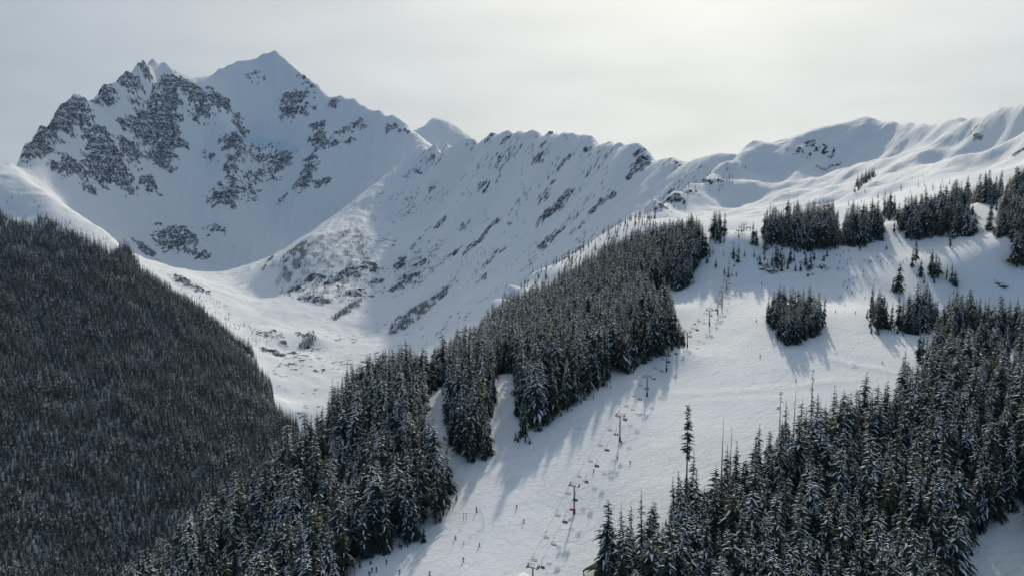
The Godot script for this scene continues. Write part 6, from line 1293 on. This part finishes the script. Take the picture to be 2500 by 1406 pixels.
# the whole figure as one skin: blended capsules meshed as surface nets; returns [points, indices, colour class of each point]
func figure(pose: String) -> Array:
	var bones := skeleton(pose)
	var lo := Vector3(9, 9, 9)
	var hi := -lo
	for b in bones:
		for e in 2:
			lo = lo.min(b[e] - Vector3.ONE * (b[2 + e] + 0.06))
			hi = hi.max(b[e] + Vector3.ONE * (b[2 + e] + 0.06))
	var cell := 0.032
	var nx := int((hi.x - lo.x) / cell) + 2
	var ny := int((hi.y - lo.y) / cell) + 2
	var nz := int((hi.z - lo.z) / cell) + 2
	var field := PackedFloat32Array()
	field.resize(nx * ny * nz)
	field.fill(1.0)
	for b in bones:
		var a: Vector3 = (b[0].min(b[1]) - Vector3.ONE * (maxf(b[2], b[3]) + 0.07) - lo) / cell
		var c: Vector3 = (b[0].max(b[1]) + Vector3.ONE * (maxf(b[2], b[3]) + 0.07) - lo) / cell
		for z in range(maxi(int(a.z), 0), mini(int(c.z) + 1, nz - 1) + 1):
			for y in range(maxi(int(a.y), 0), mini(int(c.y) + 1, ny - 1) + 1):
				for x in range(maxi(int(a.x), 0), mini(int(c.x) + 1, nx - 1) + 1):
					var o := (z * ny + y) * nx + x
					var d := capsule(lo + Vector3(x, y, z) * cell, b[0], b[1], b[2], b[3])
					var e := field[o]
					var h := maxf(0.035 - absf(d - e), 0.0) / 0.035
					field[o] = minf(d, e) - h * h * 0.035 * 0.25
	var at := PackedVector3Array()
	var kind := PackedInt32Array()
	var id := {}
	for z in nz - 1:
		for y in ny - 1:
			for x in nx - 1:
				var o := (z * ny + y) * nx + x
				var inside := 0
				var sum := Vector3.ZERO
				var crossings := 0
				var vals: Array = []
				for q in 8:
					var v := field[o + (q & 1) + ((q >> 1) & 1) * nx + (q >> 2) * nx * ny]
					vals.append(v)
					if v < 0.0:
						inside += 1
				if inside == 0 or inside == 8:
					continue
				for e in [[0, 1], [2, 3], [4, 5], [6, 7], [0, 2], [1, 3], [4, 6], [5, 7], [0, 4], [1, 5], [2, 6], [3, 7]]:
					var v0: float = vals[e[0]]
					var v1: float = vals[e[1]]
					if (v0 < 0.0) != (v1 < 0.0):
						var t := v0 / (v0 - v1)
						var p0 := Vector3(e[0] & 1, (e[0] >> 1) & 1, e[0] >> 2)
						var p1 := Vector3(e[1] & 1, (e[1] >> 1) & 1, e[1] >> 2)
						sum += p0.lerp(p1, t)
						crossings += 1
				id[o] = at.size()
				var p := lo + (Vector3(x, y, z) + sum / crossings) * cell
				at.append(p)
				var best := 9.0
				var k := 0
				for b in bones:
					var d := capsule(p, b[0], b[1], b[2], b[3])
					if d < best:
						best = d
						k = b[4]
				kind.append(k)
	var idx := PackedInt32Array()
	var step := [1, nx, nx * ny]
	for o in id:
		for axis in 3:
			var u: int = step[(axis + 1) % 3]
			var v: int = step[(axis + 2) % 3]
			var near := (field[o] < 0.0)
			if near == (field[o + step[axis]] < 0.0) or not (id.has(o - u) and id.has(o - v) and id.has(o - u - v)):
				continue
			var quad := [id[o], id[o - u], id[o - u - v], id[o - v]]
			if near:
				quad.reverse()
			idx.append_array([quad[0], quad[1], quad[2], quad[0], quad[2], quad[3]])
	return [at, idx, kind]

func body_mesh(pose: String, jacket: int) -> ArrayMesh:
	var key := "%s_%d" % [pose, jacket]
	if bodies.has(key):
		return bodies[key]
	if not bodies.has(pose):
		bodies[pose] = figure(pose)
	var f: Array = bodies[pose]
	var tones := [[Color(0.02, 0.022, 0.03), Color(0.05, 0.02, 0.018), Color(0.018, 0.03, 0.06), Color(0.03, 0.032, 0.034), Color(0.25, 0.04, 0.03), Color(0.25, 0.12, 0.02), Color(0.03, 0.07, 0.05)][jacket],
		[Color(0.018, 0.018, 0.02), Color(0.03, 0.03, 0.036), Color(0.05, 0.045, 0.04)][jacket % 3], Color(0.45, 0.28, 0.2), Color(0.03, 0.03, 0.03), Color(0.02, 0.02, 0.022)]
	var st := SurfaceTool.new()
	st.begin(Mesh.PRIMITIVE_TRIANGLES)
	st.set_smooth_group(0)
	for k in f[0].size():
		st.set_color(tones[f[2][k]])
		st.add_vertex(f[0][k])
	for i in f[1]:
		st.add_index(i)
	st.generate_normals()
	var m: StandardMaterial3D
	if materials.has("clothes"):
		m = materials["clothes"]
	else:
		m = plain("clothes", Color(1, 1, 1), 0.85)
		m.vertex_color_use_as_albedo = true
	st.set_material(m)
	bodies[key] = st.commit()
	return bodies[key]

func ski_mesh() -> ArrayMesh:
	if bodies.has("ski_mesh"):
		return bodies["ski_mesh"]
	var at := PackedVector3Array()
	var idx := PackedInt32Array()
	var rows := [[-0.92, 0.10, 0.02], [-0.8, 0.035, 0.05], [-0.6, 0.01, 0.055], [0.0, 0.01, 0.04], [0.6, 0.01, 0.052], [0.76, 0.02, 0.045]]
	for w in rows:
		for q in [[-1, 0], [1, 0], [1, 1], [-1, 1]]:
			at.append(Vector3(q[0] * w[2], w[1] + q[1] * 0.018, w[0]))
	for k in rows.size() - 1:
		for q in 4:
			var a := k * 4 + q
			var b := k * 4 + (q + 1) % 4
			idx.append_array([a, b, a + 4, b, b + 4, a + 4])
	idx.append_array([0, 2, 1, 0, 3, 2, 20, 21, 22, 20, 22, 23])
	bodies["ski_mesh"] = mesh_of(at, idx, plain("ski_top", Color(0.06, 0.06, 0.08), 0.4))
	return bodies["ski_mesh"]

func helmet_mesh() -> ArrayMesh:
	if bodies.has("helmet"):
		return bodies["helmet"]
	bodies["helmet"] = lathe([Vector2(0.116, -0.04), Vector2(0.126, 0.0), Vector2(0.124, 0.05), Vector2(0.105, 0.1), Vector2(0.06, 0.14), Vector2(0.005, 0.152)], 14, plain("helmet_shell", Color(0.03, 0.03, 0.035), 0.4))
	bodies["goggles"] = boxes([box(Vector3(0.16, 0.07, 0.05), Vector3(0, -0.005, -0.1))], plain("goggle_lens", Color(0.05, 0.03, 0.02), 0.15))
	return bodies["helmet"]

func make_person(pose: String, jacket: int, label: String, group: String, at: Vector3, turn: float) -> Node3D:
	var o := thing("person", label, "person", at, group)
	o.rotation.y = turn
	part("body", body_mesh(pose, jacket), o)
	var head: Vector3 = {"ski": Vector3(0, 1.585, -0.17), "stand": Vector3(0, 1.675, -0.02)}.get(pose, Vector3(0, 0.885, 0.0))
	var helmet := part("helmet", helmet_mesh(), o)
	helmet.position = head
	part("goggles", bodies["goggles"], helmet)
	for s in [-1.0, 1.0]:
		var ski := part("ski", ski_mesh(), o)
		ski.position = Vector3(s * 0.14, 0.0, -0.05) if pose != "sit" else Vector3(s * 0.13, -0.44, -0.6)
		if pose == "sit":
			ski.rotation.x = 0.18
		else:
			var hand: Vector3 = Vector3(0.31, 1.0, -0.47) if pose == "ski" else Vector3(0.3, 0.98, -0.24)
			part("ski_pole", bar([Vector3(s * hand.x, hand.y + 0.1, hand.z), Vector3(s * (hand.x + 0.06), 0.0, hand.z + (0.35 if pose == "ski" else 0.02))], 0.012, 5, materials["dark_steel"]), o)
	return o

func build_people() -> void:
	for s in skiers:
		make_person(s[3], s[4], s[5], "skiers on the run", Vector3(s[0], height(s[0], s[1]) + 0.02, s[1]), deg_to_rad(s[2]))

func seat_riders(chair: Node3D, n: int, where: String, r: RandomNumberGenerator) -> void:
	var places := [-0.68, -0.05, 0.62]
	var side := ["left", "middle", "right"]
	var pick: Array = [0, 2] if n == 2 else [0, 1, 2]
	if n == 2 and r.randf() < 0.5:
		pick = [1, 2]
	for k in pick:
		var jacket := r.randi() % 7
		make_person("sit", jacket, "%s rider in dark ski clothes on %s" % [side[k], where], "riders on the chairlift", chair.transform * Vector3(places[k], -2.945, 0.06), chair.rotation.y)

# ------------------------------------------------------------------ single trees, rocks, gates, huts
# x, z, height of special trees
var tall_pine := [71.4, -300.6, 38.5]
var snags := [[82.1, -288.5, 38.7], [86.6, -292.5, 33.0], [122.7, -322.4, 31.0], [117.3, -324.4, 29.4], [137.7, -341.3, 30.0]]
var boulders := [[200.1, -589.0, 2.6, "large dark boulder at the foot of the headwall"], [195.5, -590.7, 1.9, "dark boulder left of the largest headwall rock"], [235.9, -589.6, 2.2, "snow-capped rock under the right end of the headwall trees"], [241.4, -591.3, 1.8, "second snow-capped rock under the right end of the headwall trees"], [231.5, -593.1, 1.5, "small rock below the headwall trees"], [231.2, -581.2, 1.4, "lowest rock right of the equipment box"], [227.0, -595.7, 1.2, "small dark rock high on the headwall"], [355.2, -543.8, 2.4, "dark rock pile in the shaded gully at right"], [352.6, -546.7, 1.6, "smaller rock beside the rock pile in the shaded gully"], [289.8, -557.1, 1.0, "single dark stone on the gully rim"]]

func build_extras() -> void:
	# the tall thin pine with a bare lower trunk
	var o := thing("tall_pine", "very tall thin dark pine with bare lower trunk standing above the right-hand trees", "tree", Vector3(tall_pine[0], height(tall_pine[0], tall_pine[1]), tall_pine[1]))
	sparse_tree(o, tall_pine[2], 3, 0.42, 75, 3.6, true)
	var words := ["thin bare grey snag beside the tall pine, taller of the two", "thin bare grey snag right of the tall pine, shorter of the two", "slim bare dead trunk rising above the lower-right forest edge", "broken-topped old tree with a flat tuft above the lower-right forest", "tall sparse conifer with a bushy tip above the lower-right forest edge"]
	for k in snags.size():
		var s: Array = snags[k]
		var t := thing("dead_tree" if k < 3 else "old_tree", words[k], "tree", Vector3(s[0], height(s[0], s[1]), s[1]), "dead and old trees above the lower-right forest")
		if k < 3:
			part("trunk", trunk_mesh(s[2], 0.42, 6, materials["grey_wood"], 0.3), t)
			var r := RandomNumberGenerator.new()
			r.seed = 60 + k
			for q in 14:
				var y: float = s[2] * r.randf_range(0.3, 0.95)
				var a := r.randf() * TAU
				var l := r.randf_range(0.4, 1.5)
				part("branch_stub", bar([Vector3(0.3 * (y / s[2]) ** 2, y, 0), Vector3(cos(a) * l, y - 0.2 * l, sin(a) * l)], 0.05, 4, materials["grey_wood"], 0.015), t)
		elif k == 3:
			sparse_tree(t, s[2], 8, 0.72, 9, 2.4, true)
		else:
			sparse_tree(t, s[2], 9, 0.25, 30, 2.1, true)
	# boulders showing through the headwall
	for k in boulders.size():
		var b: Array = boulders[k]
		var rock := thing("boulder", b[3], "rock", Vector3(b[0], height(b[0], b[1]) - b[2] * 0.25, b[1]), "rocks on the headwall")
		part("stone", stone(100 + k, b[2], 1.0), rock, materials["rock_grey"])
		var cap := part("snow_cap", stone(100 + k, b[2], 0.5), rock, materials["cut_snow"])
		cap.position = Vector3(0.05, b[2] * 0.35, 0.1)
	build_gates()

func stone(seed_: int, size: float, flat: float) -> ArrayMesh:
	var n := FastNoiseLite.new()
	n.seed = seed_
	n.frequency = 0.9
	var at := PackedVector3Array()
	var idx := PackedInt32Array()
	for j in 9:
		var up := (j / 8.0 - 0.5) * PI
		for i in 14:
			var a := TAU * i / 14.0
			var d := Vector3(cos(a) * cos(up), sin(up), sin(a) * cos(up))
			at.append(d * size * (1.0 + 0.7 * n.get_noise_3dv(d * 1.3) + 0.25 * n.get_noise_3dv(d * 4.0)) * Vector3(1.25, 0.75 * flat, 0.9))
	for j in 8:
		for i in 14:
			var e := j * 14 + i
			var f := j * 14 + (i + 1) % 14
			idx.append_array([e, e + 14, f, f, e + 14, f + 14])
	return mesh_of(at, idx, materials["rock_grey"])

# an old conifer with few boughs on a visible trunk
func sparse_tree(o: Node3D, tall: float, seed_: int, foot: float, boughs: int, reach: float, tuft: bool) -> void:
	var r := RandomNumberGenerator.new()
	r.seed = seed_
	part("trunk", trunk_mesh(tall, 0.42, 7, materials["bark"]), o)
	var at := PackedVector3Array()
	var idx := PackedInt32Array()
	var snow_at := PackedVector3Array()
	var snow_idx := PackedInt32Array()
	for k in boughs * 3:
		var t := pow(r.randf(), 0.8)
		var y := tall * lerpf(foot, 0.985, t)
		if sin(y * 1.3) + 0.7 * sin(y * 2.9 + 1.0) < -0.85:
			continue
		var l := reach * (1.0 - 0.62 * t) * r.randf_range(0.5, 1.2)
		bough(r, Vector3(0, y, 0), r.randf() * TAU, l, 0.25, r.randf_range(0.22, 0.34), 0.35, at, idx, snow_at, snow_idx, 3)
	if tuft:
		for k in 10:
			bough(r, Vector3(0, tall * 0.985, 0), r.randf() * TAU, reach * 0.42, 0.15, 0.4, 0.3, at, idx, snow_at, snow_idx, 3)
	var crown := part("crown", mesh_of(at, idx, materials["needles_0"]), o)
	var snow := part("snow", mesh_of(snow_at, snow_idx, materials["branch_snow"]), crown)
	snow.set_meta("kind", "stuff")

func stand_at(p: Array) -> Vector3:
	return Vector3(p[0], height(p[0], p[1]), p[1])

func build_gates() -> void:
	var dark: Material = materials["dark_steel"]
	# access gates at the end of the left side trail
	var g := thing("access_gate", "tall dark open gate frame on the left edge of the run", "gate", stand_at([-19.2, -297.9]))
	g.rotation.y = 0.5
	for s in [-0.65, 0.65]:
		part("post", boxes([box(Vector3(0.14, 3.0, 0.14), Vector3(s, 1.4, 0))], dark), g)
	part("top_bar", boxes([box(Vector3(1.5, 0.16, 0.14), Vector3(0, 2.85, 0))], dark), g)
	var b := thing("banner", "narrow black upright banner panel at the end of the side trail", "banner", stand_at([-14.7, -302.6]))
	b.rotation.y = 0.4
	part("panel", boxes([box(Vector3(0.45, 2.2, 0.08), Vector3(0, 1.25, 0))], materials["rubber_pad"]), b)
	part("foot", boxes([box(Vector3(0.9, 0.1, 0.5), Vector3(0.2, 0.05, 0))], dark), b)
	# rope fence that curves down from the banner
	var fence_line := [[-13.5, -303.3], [-12.4, -299.8], [-11.4, -295.7], [-11.1, -291.4], [-13.2, -288.2], [-16.0, -285.3], [-18.8, -281.9]]
	var f := thing("rope_fence", "thin rope fence on posts curving down from the black banner", "fence", Vector3.ZERO)
	var lines: Array = [[], []]
	for k in fence_line.size():
		var p := stand_at(fence_line[k])
		part("post", bar([p - Vector3(0, 0.3, 0), p + Vector3(0, 1.25, 0)], 0.035, 5, materials["bamboo"]), f)
		lines[0].append(p + Vector3(0, 1.15, 0))
		lines[1].append(p + Vector3(0, 0.6, 0))
	for l in lines:
		part("rope", bar(l, 0.025, 4, dark), f)
	# poles, hut and signs
	var poles := [[-58.3, -268.9, 5.0], [-38.7, -286.7, 3.2], [-18.9, -281.2, 1.7]]
	var pole_text := ["dark tall pole left of the hut at bottom left", "thin dark marker pole at the tree edge on the left side of the run", "short dark marker pole on the piste below the rope fence"]
	for k in poles.size():
		var p: Array = poles[k]
		var o := thing("marker_pole", pole_text[k], "pole", stand_at(p), "poles along the left edge of the run")
		part("shaft", bar([Vector3(0, -0.4, 0), Vector3(0, p[2], 0)], 0.11 if k == 0 else 0.07, 7, materials["timber"]), o)
		part("pole_cap", bar([Vector3(0, p[2], 0), Vector3(0, p[2] + 0.12, 0)], 0.14 if k == 0 else 0.09, 7, materials["cut_snow"]), o)
	hut("ticket_hut", "small brown hut with thick snow on its roof at bottom left", [-65.7, -267.7], Vector3(3.0, 2.6, 3.0), 0.4)
	hut("lift_station", "snow-covered roof of the lower lift station at the bottom edge", [3.7, -255.0], Vector3(4.0, 3.2, 5.0), -0.2)
	hut("lift_hut", "tiny dark operator hut beside the top of the chairlift", [201.5, -630.9], Vector3(2.4, 2.4, 2.4), 0.2)
	var flags := [[24.9, -299.2], [121.7, -496.3]]
	var flag_text := ["bright red warning flag beside the second lift tower", "small red warning flag left of the chairs near the sixth tower"]
	for k in flags.size():
		var o := thing("warning_flag", flag_text[k], "flag", stand_at(flags[k]), "red flags under the lift")
		part("staff", bar([Vector3(0, -0.3, 0), Vector3(0, 2.3, 0)], 0.03, 5, materials["bamboo"]), o)
		part("cloth", flag_cloth(), o, materials["flag_red"])
	var s := thing("equipment_box", "dark equipment box with a thin mast on the open upper slope", "box", stand_at([226.6, -578.4]))
	part("housing", boxes([box(Vector3(1.5, 1.7, 1.2), Vector3(0, 0.85, 0))], dark), s)
	part("mast", bar([Vector3(0, 1.6, 0), Vector3(0, 4.6, 0)], 0.07, 6, dark), s)
	# return wheel at the top of the lift
	var e := thing("return_station", "small steel return station with a big wheel at the chairlift top", "lift station", stand_at([208.0, -668.4]))
	for q in [-1.6, 1.6]:
		part("post", boxes([box(Vector3(0.35, 4.6, 0.35), Vector3(q, 1.9, 0))], dark), e)
	part("beam", boxes([box(Vector3(4.2, 0.4, 0.5), Vector3(0, 4.2, 0))], dark), e)
	part("bull_wheel", lathe([Vector2(1.7, 3.7), Vector2(2.0, 3.7), Vector2(1.94, 3.8), Vector2(2.0, 3.9), Vector2(1.7, 3.9), Vector2(1.7, 3.7)], 24, dark), e)
	part("wheel_spokes", boxes([box(Vector3(3.6, 0.1, 0.16), Vector3(0, 3.8, 0)), box(Vector3(0.16, 0.1, 3.6), Vector3(0, 3.8, 0))], dark), e)

func flag_cloth() -> ArrayMesh:
	var at := PackedVector3Array()
	var idx := PackedInt32Array()
	for i in 7:
		for j in 2:
			at.append(Vector3(-0.03 - i * 0.21, 2.25 - j * 0.95 - 0.02 * i, 0.09 * sin(i * 1.1)))
	for i in 6:
		var e := i * 2
		idx.append_array([e, e + 2, e + 1, e + 1, e + 2, e + 3])
	return mesh_of(at, idx, materials["flag_red"])

func hut(called: String, label: String, p: Array, size: Vector3, turn: float) -> void:
	var o := thing(called, label, "hut", stand_at(p))
	o.rotation.y = turn
	part("wall", boxes([box(Vector3(size.x, size.y + 1.0, size.z), Vector3(0, size.y / 2 - 0.5, 0))], materials["timber"]), o)
	var pitch := 0.42
	var slope := size.x * 0.62
	var rise := size.y + size.x * 0.5 * tan(pitch) * 0.5
	for s in [-1.0, 1.0]:
		part("roof", boxes([box(Vector3(slope, 0.14, size.z + 0.8), Vector3(s * size.x * 0.29, rise + 0.05, 0), Vector3(0, 0, -s * pitch))], materials["timber"]), o)
		part("roof_snow", boxes([box(Vector3(slope * 1.02, 0.55, size.z + 0.7), Vector3(s * size.x * 0.285, rise + 0.42, 0), Vector3(0, 0, -s * pitch))], materials["cut_snow"]), o)
	var door := part("door", boxes([box(Vector3(0.9, 2.0, 0.08), Vector3(-0.4, 1.0, size.z / 2 + 0.03))], materials["dark_steel"]), o)
	part("handle", boxes([box(Vector3(0.12, 0.05, 0.06), Vector3(-0.08, 1.0, size.z / 2 + 0.09))], materials["galvanised"]), door)
	part("window", boxes([box(Vector3(0.7, 0.7, 0.06), Vector3(0.75, 1.5, size.z / 2 + 0.02))], materials["glass_dark"]), o)
